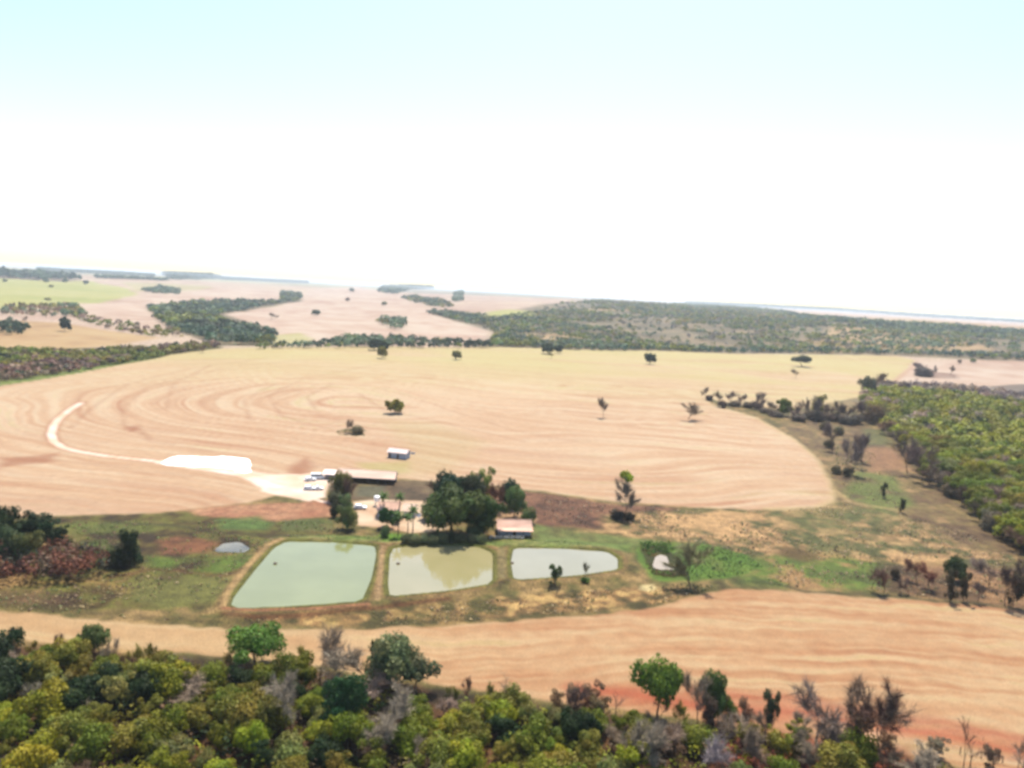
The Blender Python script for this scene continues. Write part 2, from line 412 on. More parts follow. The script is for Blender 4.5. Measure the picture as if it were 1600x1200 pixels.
strip([(1780, 1190), (1600, 1155), (1400, 1118), (1200, 1092), (1080, 1080)], 3.0, alb(205, 115, 85), 2.5, 0.75, warp=True)
strip([(1780, 1210), (1600, 1172), (1400, 1138), (1250, 1118), (1100, 1102), (900, 1075)], 4.0, alb(212, 105, 75), 3, 0.85, warp=True)

# woodland floor in the foreground
area([(-250, 985), (0, 1003), (200, 1022), (420, 1040), (660, 1072), (950, 1115), (1200, 1150), (1420, 1188), (1600, 1232), (1850, 1280), (1900, 1500), (-250, 1500)],
     blend([alb(58, 46, 28), alb(90, 66, 40), alb(120, 84, 52)], ex(N1, 2.5)), 1.5)
area([(1100, 1120), (1200, 1135), (1420, 1165), (1440, 1300), (1150, 1300)], alb(165, 82, 55), 2.5, 0.8, mod=ex(N1 + .15, 3))

# valley floor between the fields
def mod_n(n, off=0.0, k=3): return ex(n + off, k)
area([(-100, 808), (100, 808), (260, 803), (400, 788), (520, 783), (520, 835), (430, 842), (380, 870), (340, 945), (300, 955), (-100, 950)], blend([alb(76, 60, 38), alb(108, 92, 50), alb(130, 130, 60), alb(140, 122, 72), alb(205, 166, 112)], ex(N1 * .45 + N3 * .2 + N2 * .35, 3.6)), 2)
area([(285, 797), (345, 790), (420, 786), (518, 782), (522, 806), (450, 814), (380, 812), (320, 806)], blend([alb(188, 122, 95), alb(205, 145, 115), alb(228, 182, 145)], ex(N2 * .5 + N1 * .5)), 1.5)
area([(245, 845), (280, 838), (320, 842), (345, 850), (320, 862), (250, 866)], alb(165, 108, 78), 2, .9, mod=mod_n(N1, .2))
area([(100, 818), (200, 815), (250, 820), (240, 832), (120, 835)], alb(125, 142, 65), 3, .6)
area([(230, 868), (300, 872), (380, 865), (400, 875), (380, 893), (300, 900), (235, 895)], alb(108, 138, 52), 2, .9, mod=mod_n(N1, .15))
area([(120, 850), (160, 845), (180, 870), (150, 885)], alb(108, 135, 52), 2.5, .8)
area([(340, 812), (400, 806), (430, 815), (420, 828), (350, 826)], alb(110, 145, 75), 2, .8)
area([(440, 812), (520, 810), (530, 830), (440, 832)], alb(105, 120, 68), 2, .8)
area([(210, 905), (360, 900), (375, 925), (340, 945), (260, 950), (200, 940)], alb(138, 140, 76), 2.5, .8)
strip([(180, 815), (270, 822), (330, 830), (430, 838), (500, 838)], 1.6, alb(68, 62, 42), 1.4, .8, warp=True)
strip([(170, 903), (240, 890), (300, 895), (360, 897), (385, 890)], 2.0, alb(130, 82, 55), 1.6, .7, warp=True)
area([(0, 925), (90, 930), (100, 945), (0, 945)], alb(120, 92, 72), 2.5, .7)
strip([(0, 918), (60, 912), (120, 908), (170, 915), (200, 925)], 2.2, alb(205, 168, 105), 1.6, .7, warp=True, mod=mod_n(N1, .1))
strip([(0, 945), (100, 952), (250, 968), (400, 975)], 2.2, alb(98, 88, 48), 2, .7, warp=True)
# slope between ponds and the front field
area([(380, 966), (560, 958), (780, 935), (960, 918), (1040, 918), (1100, 920), (1035, 943), (950, 955), (800, 967), (640, 977), (480, 979)], blend([alb(95, 88, 48), alb(140, 115, 75), alb(190, 150, 100), alb(232, 195, 130)], ex(N1 * .5 + N3 * .5, 4.0)), 1.5)
area([(500, 962), (640, 950), (760, 940), (800, 955), (640, 972), (500, 975)], alb(120, 118, 60), 2.0, .6, mod=mod_n(N1, .05))
strip([(352, 962), (400, 967), (480, 963), (590, 951), (700, 938)], 1.5, alb(125, 72, 48), 1.2, .85)
strip([(560, 975), (700, 970), (850, 962), (960, 950), (1060, 925)], 1.4, alb(100, 92, 55), 1.0, .7)
# banks of the ponds
for pond, w in ((POND1, 2.6), (POND2, 2.2), (POND3, 2.0)):
    pl = np.vstack([pond, pond[:1]])
    strip(None, w * 2.2, alb(160, 128, 84), 1.0, 0.9, world=pl, mod=ex(N1 + .2, 2))
    strip(None, 2.0, alb(122, 128, 52), 0.6, 0.85, world=pl)
strip([(350, 950), (356, 930), (390, 885), (420, 855), (440, 846)], 1.5, alb(215, 180, 128), .7, .9)
strip([(350, 955), (400, 958), (500, 955), (575, 948)], 1.2, alb(190, 130, 98), .6, .9)
strip([(597, 858), (594, 900), (590, 940)], 1.4, alb(205, 172, 130), .6, .8)
strip([(784, 862), (784, 905)], 2.2, alb(160, 148, 105), .8, .8)
# grass round the yard and pond tops
area([(520, 836), (700, 838), (860, 842), (990, 850), (990, 862), (900, 858), (780, 856), (600, 852), (450, 843)], blend([alb(112, 140, 62), alb(142, 160, 82), alb(178, 165, 110)], ex(N1, 2.5)), 1.5)
area([(830, 818), (900, 832), (1000, 840), (1040, 845), (1000, 856), (880, 856), (835, 845)], alb(130, 152, 84), 2, .8, mod=mod_n(N1, .15))
area([(595, 835), (650, 835), (660, 845), (600, 848)], alb(120, 170, 55), 1, .9)
# burnt and bare brown ground behind the buildings
area([(512, 752), (560, 755), (640, 750), (690, 754), (700, 790), (640, 785), (560, 782), (520, 784)], blend([alb(108, 92, 72), alb(135, 112, 88), alb(150, 135, 95)], ex(N1)), 1.5)
area([(560, 760), (600, 760), (600, 776), (558, 776)], alb(122, 125, 105), 1.5, .8)
area([(700, 757), (780, 764), (860, 772), (960, 788), (1060, 794), (1030, 822), (940, 828), (860, 822), (800, 810), (700, 800)], blend([alb(96, 70, 54), alb(142, 100, 78), alb(172, 126, 98)], ex(N1 * .6 + N3 * .4)), 2)
# tussock slope to the right
area([(940, 805), (1040, 798), (1200, 800), (1320, 790), (1400, 800), (1540, 840), (1600, 880), (1600, 905), (1400, 890), (1200, 870), (1050, 845), (940, 830)],
     blend([alb(98, 100, 58), alb(140, 130, 82), alb(188, 150, 108), alb(232, 192, 140)], ex(N1 * .45 + N3 * .40 + N2 * .15, 4.2)), 3)
area([(1000, 812), (1100, 800), (1200, 802), (1240, 820), (1160, 845), (1040, 835)], alb(235, 192, 140), 3, .75, mod=mod_n(N1, .0, 4))
area([(1200, 800), (1330, 790), (1420, 805), (1520, 850), (1300, 870), (1240, 840)], alb(128, 134, 80), 4, .6, mod=mod_n(N2, .15))
area([(1170, 870), (1300, 865), (1400, 880), (1380, 920), (1250, 922), (1150, 912)], blend([alb(104, 118, 58), alb(122, 148, 62), alb(190, 152, 105)], ex(N1, 3)), 3)
area([(1380, 880), (1620, 890), (1640, 955), (1450, 935), (1380, 925)], blend([alb(92, 70, 52), alb(140, 105, 82), alb(195, 150, 110)], ex(N1, 3)), 2.5, .85)
strip([(1215, 862), (1300, 868), (1400, 878), (1500, 880), (1620, 888)], 3, alb(222, 180, 125), 2.5, .6, warp=True, mod=mod_n(N1, .1))
strip([(1180, 905), (1260, 925), (1350, 928), (1420, 935), (1600, 952)], 1.6, alb(70, 75, 50), 1.3, .8, warp=True, mod=mod_n(N1, .2))
# strip between the main field and the wood on the right
area([(1240, 640), (1345, 650), (1375, 680), (1420, 720), (1480, 770), (1560, 840), (1600, 870), (1520, 860), (1400, 800), (1312, 785), (1300, 750), (1270, 705), (1220, 665)], blend([alb(104, 82, 60), alb(142, 116, 86), alb(152, 134, 88), alb(196, 160, 118)], ex(N1 * .5 + N2 * .3 + N3 * .2, 3.4)), 3)
area([(1345, 700), (1400, 700), (1420, 735), (1360, 735)], alb(188, 142, 108), 4, .8)
area([(1335, 735), (1400, 745), (1430, 790), (1380, 800), (1320, 775)], alb(125, 145, 72), 3, .85, mod=mod_n(N1, .2))
area([(1350, 670), (1385, 672), (1390, 695), (1350, 695)], alb(120, 130, 78), 3, .7)
strip([(1305, 765), (1330, 785), (1400, 798)], 1.6, alb(235, 205, 150), 1.4, .8, warp=True)
strip([(1550, 820), (1580, 850), (1600, 862)], 4, alb(215, 165, 115), 2.5, .7, warp=True)
# far right field, path, burnt patch, wood floor
area([(1432, 566), (1520, 562), (1720, 566), (1720, 632), (1600, 622), (1480, 612), (1405, 604), (1415, 585)], pinkf, 6, zone=6)
area([(1540, 604), (1600, 600), (1660, 604), (1660, 618), (1550, 614)], alb(110, 98, 88), 5, .8)
area([(1432, 590), (1500, 592), (1490, 583), (1440, 580)], alb(150, 115, 100), 5, .6)
area([(1345, 622), (1372, 602), (1480, 608), (1600, 622), (1720, 630), (1720, 900), (1600, 868), (1570, 842), (1520, 800), (1480, 762), (1440, 745), (1412, 700), (1375, 668)], blend([alb(80, 66, 50), alb(115, 92, 72)], ex(N1)), 3)
# swamp with reeds, tip spoil
area(None, blend([alb(88, 136, 44), alb(112, 150, 56), alb(134, 140, 66)], ex(N1 * .6 + N2 * .4)), 1.0, world=SWAMP)
area([(1000, 850), (1040, 850), (1048, 862), (1065, 880), (1072, 897), (1050, 902), (1022, 898), (1008, 880)], blend([alb(48, 66, 18), alb(92, 92, 40), alb(140, 100, 50)], ex(N1)), .8)
area([(1004, 916), (1020, 912), (1028, 918), (1015, 925), (1003, 922)], alb(255, 236, 178), .8)
area([(1215, 855), (1250, 858), (1290, 870), (1260, 880), (1215, 868)], alb(122, 96, 60), 2, .8)

# farmyard sand and roads
sand = blend([alb(240, 196, 164), alb(250, 218, 190) * 1.1, alb(252, 230, 208) * 1.25], ex(N1))
area([(553, 784), (575, 781), (650, 782), (680, 786), (700, 800), (700, 826), (650, 832), (600, 828), (560, 822)], sand, .8, zone=7)
area([(770, 800), (810, 800), (840, 812), (832, 826), (775, 824)], alb(225, 185, 145), 1, .8)
pale = blend([alb(252, 224, 196) * (1.35, 1.3, 1.35), alb(255, 240, 222) * (1.55, 1.55, 1.8)], ex(N1))
area([(380, 734), (420, 741), (470, 742), (500, 737), (560, 737), (530, 752), (512, 760), (506, 777), (482, 783), (440, 775), (408, 768)], pale, 1.2, zone=7)
ROAD = [(128, 629), (112, 638), (92, 654), (84, 665), (80, 678), (84, 690), (98, 699), (125, 706), (170, 713), (250, 721), (330, 733), (380, 741), (420, 757), (470, 766)]
strip([(150, 618), (200, 607), (290, 585)], 2.2, alb(228, 185, 140), 1.4, .6)
strip(ROAD, 5.6, alb(208, 148, 112), 1.6, .75)
strip(ROAD, 3.2, pale, .8, zone=8)
strip([(255, 722), (330, 733), (380, 741), (420, 757), (470, 766)], 6.0, pale, 1.0, zone=8)
strip([(478, 776), (505, 784), (545, 790)], 1.6, pale, .6, zone=8)
strip([(500, 742), (560, 738), (620, 745)], 2.2, alb(235, 190, 150), 1.2, .7)
strip([(1432, 566), (1415, 582), (1392, 600)], 6, alb(230, 190, 160), 2.5, .9, zone=8)

fz = ZONE[FACES].max(1)
GNAMES = {9: ('field', M_FIELD, 'thin bare pink strip under the right skyline'), 0: ('ground', M_GROUND, 'rough pasture, scrub and valley floor'), 1: ('field', M_FIELD, 'large harvested field with curved terrace lines'),
          2: ('field', M_FIELD, 'striped reddish field in front of the ponds'), 3: ('field', M_FIELD, 'pale green field near the horizon'),
          4: ('field', M_FIELD, 'bare tan fields beyond the scrub'), 5: ('field', M_FIELD, 'bare pink slope beyond the main field'),
          6: ('field', M_FIELD, 'small bare field behind the right wood'), 7: ('farmyard', M_ROAD, 'pale sandy farmyard'), 8: ('dirt_road', M_ROAD, 'pale dirt road curving through the field')}
for zi, (nm, mt, lb) in GNAMES.items():
    F = FACES[fz == zi]
    if len(F) == 0: continue
    used = np.unique(F); mp = np.full(len(X), -1, np.int64); mp[used] = np.arange(len(used))
    me = mesh_np(nm, np.stack([X[used], Y[used], Z[used]], 1), mp[F], [mt], C[used], 'soil', smooth=True)
    tag(link(nm, me), label=lb, kind='structure')

# ------------------------------------------------------------------ water
def water_material(name, body, tint2, spec=0.9):
    m, nt, b = new_mat(name)
    b.inputs['Roughness'].default_value = 0.06; b.inputs['Specular IOR Level'].default_value = spec; b.inputs['IOR'].default_value = 1.42
    geo = nt.nodes.new('ShaderNodeNewGeometry')
    nz = nt.nodes.new('ShaderNodeTexNoise'); nz.inputs['Scale'].default_value = 0.08; nz.inputs['Detail'].default_value = 3
    nt.links.new(geo.outputs['Position'], nz.inputs['Vector'])
    mx = nt.nodes.new('ShaderNodeMix'); mx.data_type = 'RGBA'; mx.inputs[6].default_value = (*body, 1); mx.inputs[7].default_value = (*tint2, 1)
    mr = nt.nodes.new('ShaderNodeMapRange'); mr.inputs[1].default_value = .4; mr.inputs[2].default_value = .65
    nt.links.new(nz.outputs[0], mr.inputs[0]); nt.links.new(mr.outputs[0], mx.inputs[0]); nt.links.new(mx.outputs[2], b.inputs['Base Color'])
    n2 = nt.nodes.new('ShaderNodeTexNoise'); n2.inputs['Scale'].default_value = 1.2; n2.inputs['Detail'].default_value = 2
    nt.links.new(geo.outputs['Position'], n2.inputs['Vector'])
    bp = nt.nodes.new('ShaderNodeBump'); bp.inputs['Strength'].default_value = 0.12; bp.inputs['Distance'].default_value = 0.05
    nt.links.new(n2.outputs[0], bp.inputs['Height']); nt.links.new(bp.outputs[0], b.inputs['Normal'])
    return m
def water(poly, z, mat, label, grow=0.8):
    c = poly.mean(0); v = []
    for p in poly:
        d = p - c; d = d / np.linalg.norm(d); q = p + d * grow; v.append((q[0], q[1], z))
    me = bpy.data.meshes.new('water'); me.from_pydata(v, [], [tuple(range(len(v)))]); me.materials.append(mat)
    if me.polygons[0].normal.z < 0: me.flip_normals()
    return tag(link('water', me), label=label, kind='structure')
water(POND1, WATER, water_material('green_pond_water', alb(188, 198, 138), alb(198, 208, 148)), 'large pale green pond, leftmost of the three')
water(POND2, WATER, water_material('olive_pond_water', alb(214, 208, 158), alb(222, 214, 166)), 'middle pond with tree reflections')
water(POND3, WATER, water_material('grey_pond_water', alb(212, 208, 172), alb(220, 216, 182)), 'narrow pale grey pond, rightmost of the three')
water(POND4, -0.12, water_material('puddle_water', alb(118, 112, 70), alb(200, 192, 160)), 'small bluish puddle in the pasture', 0)
water(PUDDLE, -0.12, water_material('pale_puddle_water', alb(236, 214, 180), alb(240, 220, 188)), 'pale puddle inside the reed bed', 0.1)

# ------------------------------------------------------------------ plants
def leaves(centers, radii, n, size, rng, flat=0.75, up=0.35):
    """n leaf sprays on the shells of ellipsoid lobes: returns quads and a tint"""
    k = len(centers); w = radii ** 2; idx = rng.choice(k, n, p=w / w.sum())
    d = rng.normal(size=(n, 3)); d[:, 2] = d[:, 2] * 0.9 + 0.15; d /= np.linalg.norm(d, axis=1)[:, None]
    rad = radii[idx] * (0.45 + 0.62 * rng.random(n) ** 0.6 + .18 * rng.random(n) ** 4)
    p = centers[idx] + d * rad[:, None] * np.array([1, 1, flat])
    nrm = d + rng.normal(size=(n, 3)) * 0.55; nrm[:, 2] += up; nrm /= np.linalg.norm(nrm, axis=1)[:, None]
    ref = rng.normal(size=(n, 3)); a = np.cross(nrm, ref); a /= np.linalg.norm(a, axis=1)[:, None]; b = np.cross(nrm, a)
    s = size * (0.5 + rng.random(n)); s2 = s * (0.5 + 0.5 * rng.random(n))
    V = np.stack([p - a * s[:, None], p - b * s2[:, None] * .8, p + a * s[:, None], p + b * s2[:, None]], 1).reshape(-1, 3)
    F = np.arange(4 * n).reshape(n, 4)
    lobe = 0.75 + 0.5 * rng.random(k)
    t = lobe[idx] * (0.75 + 0.5 * rng.random(n))
    warm = 1 + (rng.random(k)[idx] - .5) * .35
    T = np.stack([t * warm, t, t * 0.9], 1)
    return V, F, np.repeat(T, 4, 0)

def branch(mb, p, d, length, rad, depth, rng, tips, spread=0.6, sides=5, segs=3):
    pts = [Vector(p)]; dd = Vector(d).normalized()
    for k in range(segs):
        dd = (dd + Vector(rng.normal(size=3)) * 0.13 + Vector((0, 0, 0.05))).normalized(); pts.append(pts[-1] + dd * length / segs)
    rads = [rad * (1 - 0.45 * k / segs) for k in range(segs + 1)]
    mb.tube(pts, rads, sides if depth > 1 else 3, cap=False)
    if depth <= 0: tips.append((pts[-1], dd)); return
    n = 3 if depth > 1 else 3
    for k in range(n):
        ang = rng.random() * 2 * math.pi + k * 2.1; o = dd.orthogonal().normalized(); o.rotate(Matrix.Rotation(ang, 3, dd))
        nd = (dd + o * spread * (0.6 + 0.7 * rng.random())).normalized()
        st = pts[-1] if k < 2 else pts[-2]
        branch(mb, st, nd, length * (0.62 + 0.2 * rng.random()), rads[-1] * 0.75, depth - 1, rng, tips, spread, sides, segs)

def leafy_protos(n, seed, leafn=5600, size=0.175, shape='round'):
    """unit trees: about 1 high and 1 across"""
    out = []
    for v in range(n):
        rng = np.random.default_rng(seed + v); mb = MB(); tips = []
        branch(mb, (0, 0, 0), (0.05, 0, 1), 0.34, 0.028, 2, rng, tips, 0.9 if shape != 'tall' else 0.55)
        tr = mb.mesh('trunk', M_BARK)
        k = rng.integers(15, 28)
        ang = rng.random(k) * 2 * math.pi; rad = np.sqrt(rng.random(k)) * 0.38
        c = np.stack([np.cos(ang) * rad, np.sin(ang) * rad, 0.50 + 0.30 * rng.random(k) - rad * 0.25], 1)
        r = 0.065 + 0.105 * rng.random(k)
        if shape in ('round', 'bush'): c[0] = (0, 0, .58); r[0] = .24; c[1] = (.12, .05, .5); r[1] = .2; c[2] = (-.1, -.08, .52); r[2] = .2
        if shape == 'tall': c[:, 2] = 0.30 + 0.6 * rng.random(k); r *= .9; c[:, :2] *= .8; c[0] = (0, 0, .55); r[0] = .16; c[1] = (.03, 0, .72); r[1] = .14
        if shape == 'umbrella': c[:, 2] = 0.74 + 0.1 * rng.random(k) - rad * .2; c[:, :2] *= 1.15; r *= .9; c[0] = (0, 0, .76); r[0] = .22; c[1] = (.16, .1, .72); r[1] = .18; c[2] = (-.17, -.06, .72); r[2] = .18; c[3] = (.02, -.2, .73); r[3] = .17
        if shape == 'bush': c[:, 2] = 0.25 + 0.35 * rng.random(k); r *= 1.4
        V, F, T = leaves(c, r, leafn, size * 0.12, rng)
        lo = {'round': .22, 'umbrella': .42, 'tall': .10, 'bush': 0.0}[shape]; q0, q1 = np.percentile(V[:, 2], (1, 99.5))
        V[:, 2] = np.maximum(lo + (V[:, 2] - q0) / (q1 - q0) * (1 - lo), 0.0)
        for a_ in (0, 1):
            q0, q1 = np.percentile(V[:, a_], (.7, 99.3)); V[:, a_] = (V[:, a_] - (q0 + q1) / 2) / (q1 - q0)
        cr = mesh_np('crown', V, F, [M_LEAF], T, 'tint')
        out.append((tr, cr))
    return out
def bare_protos(n, seed, spread=0.5, twigs=2600, depth=4):
    out = []
    for v in range(n):
        rng = np.random.default_rng(seed + v); mb = MB(); tips = []
        mb2 = MB()
        branch(mb, (0, 0, 0), (rng.normal() * .08, rng.normal() * .08, 1), 0.27, 0.013, depth, rng, tips, spread, 4, 2)
        tr = mb.mesh('trunk', M_BARK)
        P0 = np.array([t[0][:] for t in tips]); D0 = np.array([t[1][:] for t in tips])
        top = P0[:, 2].max(); idx = rng.integers(0, len(P0), twigs)
        d = D0[idx] + rng.normal(size=(twigs, 3)) * 0.55; d /= np.linalg.norm(d, axis=1)[:, None]
        s = P0[idx] - D0[idx] * 0.22 * rng.random((twigs, 1)); L = 0.05 + 0.09 * rng.random((twigs, 1))
        side = np.cross(d, rng.normal(size=(twigs, 3))); side /= np.linalg.norm(side, axis=1)[:, None]
        w = 0.0024
        V = np.stack([s - side * w, s + side * w, s + d * L + side * w * .4], 1).reshape(-1, 3); F = np.arange(3 * twigs).reshape(-1, 3)
        cr = mesh_np('crown', V, F, [M_TWIG], np.ones((len(V), 3)), 'tint')
        co = V[:, :2]; wd = max(np.percentile(co[:, 0], 99) - np.percentile(co[:, 0], 1), np.percentile(co[:, 1], 99) - np.percentile(co[:, 1], 1))
        mt_ = Matrix.Diagonal((1 / wd, 1 / wd, 1 / (top + .05), 1))
        for me in (tr, cr): me.transform(mt_)
        out.append((tr, cr))
    return out
def palm_protos(n, seed):
    out = []
    for v in range(n):
        rng = np.random.default_rng(seed + v); mb = MB()
        bend = rng.normal() * .04
        pts = [(bend * (k / 5) ** 2, 0, 0.72 * k / 5) for k in range(6)]; mb.tube(pts, [0.03, .024, .021, .02, .019, .018], 6)
        tr = mb.mesh('trunk', M_BARK); V = []; F = []
        for q in range(16):
            a = q * 2.4 + rng.random() * .3; el = 1.25 - 1.35 * q / 16; L = 0.34
            p = np.array(pts[-1]); dr = np.array([math.cos(a), math.sin(a), 0.0]); sd = np.array([-math.sin(a), math.cos(a), 0.0]); prev = None
            for s_ in range(7):
                t = s_ / 6; e = el - 1.5 * t; w = 0.05 * math.sin(math.pi * min(0.15 + t * .85, 1)) + 0.004
                row = [p - sd * w - np.array([0, 0, w * .6]), p.copy(), p + sd * w - np.array([0, 0, w * .6])]
                b0 = len(V); V += row
                if prev is not None: F += [(prev, prev + 1, b0 + 1, b0), (prev + 1, prev + 2, b0 + 2, b0 + 1)]
                prev = b0; p = p + (dr * math.cos(e) + np.array([0, 0, math.sin(e)])) * L / 6
        V = np.array(V); T = 0.8 + 0.4 * rng.random((len(V), 1)) * np.ones((1, 3))
        out.append((tr, mesh_np('crown', V, np.array(F), [M_LEAF], T, 'tint')))
    return out
ROUND = leafy_protos(7, 100); UMB = leafy_protos(5, 200, 4600, .175, 'umbrella'); TALL = leafy_protos(6, 300, 2600, .18, 'tall'); BUSH = leafy_protos(4, 400, 3600, .22, 'bush')
SMALL = leafy_protos(4, 450, 700, .62, 'round')
BARE = bare_protos(6, 500, 0.55); FAN = bare_protos(3, 540, 0.5, 4500); SPARSE = bare_protos(3, 570, 0.4, 250, 3); PALM = palm_protos(3, 600)
KIND = {'round': ROUND, 'umb': UMB, 'tall': TALL, 'bush': BUSH, 'small': SMALL, 'bare': BARE, 'fan': FAN, 'sparse': SPARSE, 'palm': PALM}
NAMES = {'round': 'leafy_tree', 'umb': 'spreading_tree', 'tall': 'slender_tree', 'bush': 'shrub', 'small': 'distant_tree', 'bare': 'bare_tree', 'fan': 'bare_tree', 'sparse': 'dead_tree', 'palm': 'palm_tree'}

def plant(kind, x, y, h, w, color, label, group=None, category=None, trunk=None, name=None, sink=0.0):
    trm, crm = random.choice(KIND[kind])
    rz = random.random() * 6.28
    o = empty(name or NAMES[kind], (x, y, ground_z(x, y) - sink), rz); o.scale = (w, w, h)
    t = link('stem' if kind == 'bush' else 'trunk', trm, o); c = link('foliage' if kind == 'bush' else 'crown', crm, o)
    c.color = (*[float(q) for q in color], 1)
    if category is None: category = {'bush': 'shrub', 'palm': 'palm tree'}.get(kind, 'tree')
    return tag(o, label, category, group)
def plant_px(kind, bx, by, hpx, wpx, color, label, **kw):
    v = P(bx, by); s = px_per_m(v)
    return plant(kind, v.x, v.y, hpx / s / math.cos(math.asin(min(1, CAM_Z / v.length)) if v.length > CAM_Z else 0) if v.length < 400 else hpx / s, wpx / s, color, label, **kw)
def jit(c, a=0.18):
    k = 1 + random.uniform(-a, a); return tuple(float(q) * k * (1 + random.uniform(-a, a) * .4) for q in c)
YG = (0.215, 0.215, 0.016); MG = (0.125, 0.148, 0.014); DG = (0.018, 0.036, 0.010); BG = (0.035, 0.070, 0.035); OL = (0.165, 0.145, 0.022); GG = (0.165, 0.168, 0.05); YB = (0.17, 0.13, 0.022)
TW = (0.25, 0.188, 0.13); TB = (0.18, 0.11, 0.065); TG = (0.27, 0.222, 0.16); RB = (0.15, 0.055, 0.03); FG = (0.085, 0.125, 0.06)

# clumps that read as one mass -> one mesh
def mass(name, pts, rad, hgt, cols, nleaf, label, category=None, leaf=0.42, z=None, trunk=False, kind='stuff'):
    pts = np.asarray(pts); n = len(pts)
    if n == 0: return
    rng = np.random.default_rng(len(pts)); rad = np.broadcast_to(rad, n); hgt = np.broadcast_to(hgt, n)
    gz = height(pts[:, 0], pts[:, 1])
    N = n * nleaf; idx = np.repeat(np.arange(n), nleaf)
    d = rng.normal(size=(N, 3)); d[:, 2] = np.abs(d[:, 2]) * .9 - .15; d /= np.linalg.norm(d, axis=1)[:, None]
    rr_ = (0.6 + .45 * rng.random(N))
    p = np.empty((N, 3)); p[:, 0] = pts[idx, 0] + d[:, 0] * rr_ * rad[idx]; p[:, 1] = pts[idx, 1] + d[:, 1] * rr_ * rad[idx]
    p[:, 2] = gz[idx] + hgt[idx] * (0.42 + 0.55 * d[:, 2] * rr_)
    nr = d + rng.normal(size=(N, 3)) * .5; nr[:, 2] += .3; nr /= np.linalg.norm(nr, axis=1)[:, None]
    a = np.cross(nr, rng.normal(size=(N, 3))); a /= np.linalg.norm(a, axis=1)[:, None]; b = np.cross(nr, a)
    s = (leaf * rad[idx] * (0.5 + rng.random(N)))[:, None]
    V = np.stack([p - a * s, p - b * s * .7, p + a * s, p + b * s * .8], 1).reshape(-1, 3)
    col = np.asarray(cols)[rng.integers(0, len(cols), n)] if len(cols) != n else np.asarray(cols)
    col = col[idx] * (0.7 + 0.6 * rng.random((N, 1)))
    me = mesh_np(name, V, np.arange(4 * N).reshape(-1, 4), [M_MASS], np.repeat(col, 4, 0), 'leafcol')
    return tag(link(name, me), label=label, category=category, kind=kind)

def scatter(pix, spacing, rng=None, far=0.0, dens=None, world=None):
    """points in a photograph-traced area of ground, no closer than spacing (+ far * distance)"""
    rng = rng or np.random.default_rng(len(pix) * 31 + int(pix[0][0]))
    poly = PP(pix); x0, y0 = poly.min(0); x1, y1 = poly.max(0)
    n = int(min((x1 - x0) * (y1 - y0) / spacing ** 2 * 3.5, 160000))
    x = rng.uniform(x0, x1, n); y = rng.uniform(y0, y1, n)
    if far > 0:                    # far woods: fewer, broader clumps the farther they stand
        pa = np.arctan2(poly[:, 0], poly[:, 1]); pd = np.log(np.hypot(poly[:, 0], poly[:, 1])); n = 90000
        a_ = rng.uniform(pa.min(), pa.max(), n); d_ = np.exp(rng.uniform(pd.min(), pd.max(), n)); x = np.sin(a_) * d_; y = np.cos(a_) * d_
    k = sdist(x, y, poly) < 0
    if dens is not None: k &= dens(x, y) > rng.random(n)
    x = x[k]; y = y[k]
    out = []; cells = {}
    big = max(spacing, spacing + far * 200)
    for px_, py_ in zip(x, y):
        sp = spacing + far * math.hypot(px_, py_); c = int(px_ // spacing), int(py_ // spacing); m = int(sp // spacing) + 1; ok = True
        for a in range(c[0] - m, c[0] + m + 1):
            for b in range(c[1] - m, c[1] + m + 1):
                q = cells.get((a, b))
                if q is not None and (q[0] - px_) ** 2 + (q[1] - py_) ** 2 < sp * sp: ok = False; break
            if not ok: break
        if ok: cells[c] = (px_, py_); out.append((px_, py_))
    return np.array(out).reshape(-1, 2)

# ------------------------------------------------------------------ far woods
def carr(c, n, a=.25): return np.array([jit(c, a) for _ in range(n)])
def far_wood(pix, spacing, size, cols, label, name='woodland', dens=None, far=0.004, nleaf=26):
    p = scatter(pix, spacing, dens=dens, far=far)
    if len(p) == 0: return
    D = np.hypot(p[:, 0], p[:, 1]); r = size * (0.65 + .7 * RNG.random(len(p))) * (0.75 + D / 4500)
    kx = vnoise(p[:, 0] / 110, p[:, 1] / 160, 333)         # stands of one kind keep together
    cc = np.array([jit(cols[min(int(abs(kx[q] * 1.6 - .3) * len(cols)) % len(cols), len(cols) - 1)] if random.random() < .7 else random.choice(cols), .3) for q in range(len(p))])
    mass(name, p, r, r * 1.45, cc, nleaf, label, leaf=.34)
    return len(p)
HILL = [(675, 487), (740, 489), (765, 498), (840, 489), (880, 474), (960, 471), (1180, 482), (1250, 492), (1400, 505), (1680, 521), (1680, 566), (1400, 554), (1200, 551), (900, 546), (765, 543), (775, 520), (700, 498)]
def hd(x, y):
    D = np.hypot(x, y); k = 1 + D / 2500
    a = fbm(x / 170, y / 260, 201, 2) * .55 + fbm(x / 60, y / 75, 202, 2) * .45
    return np.clip((a - .46 - .035 * sst(.30, .55, np.arctan2(x, y))) * 14, 0.035, 1)
far_wood(HILL, 6.5, 4.6, [FG, MG, (.13, .12, .09), OL, BG, MG, (0.10, .14, .04)], 'mixed green and brown woodland covering the far hillside', dens=hd, far=.0022, nleaf=20)
far_wood([(765, 541), (800, 536), (1000, 543), (1200, 549), (1400, 551), (1680, 560), (1680, 566), (1400, 555), (1200, 552), (900, 547)], 7, 5.5, [FG, BG, MG], 'green creek-side trees right behind the far edge of the main field')
far_wood([(1230, 493), (1400, 506), (1680, 522), (1680, 532), (1500, 523), (1380, 514), (1250, 501)], 9, 6, [FG, BG, MG], 'dark belt of trees high on the right hillside')
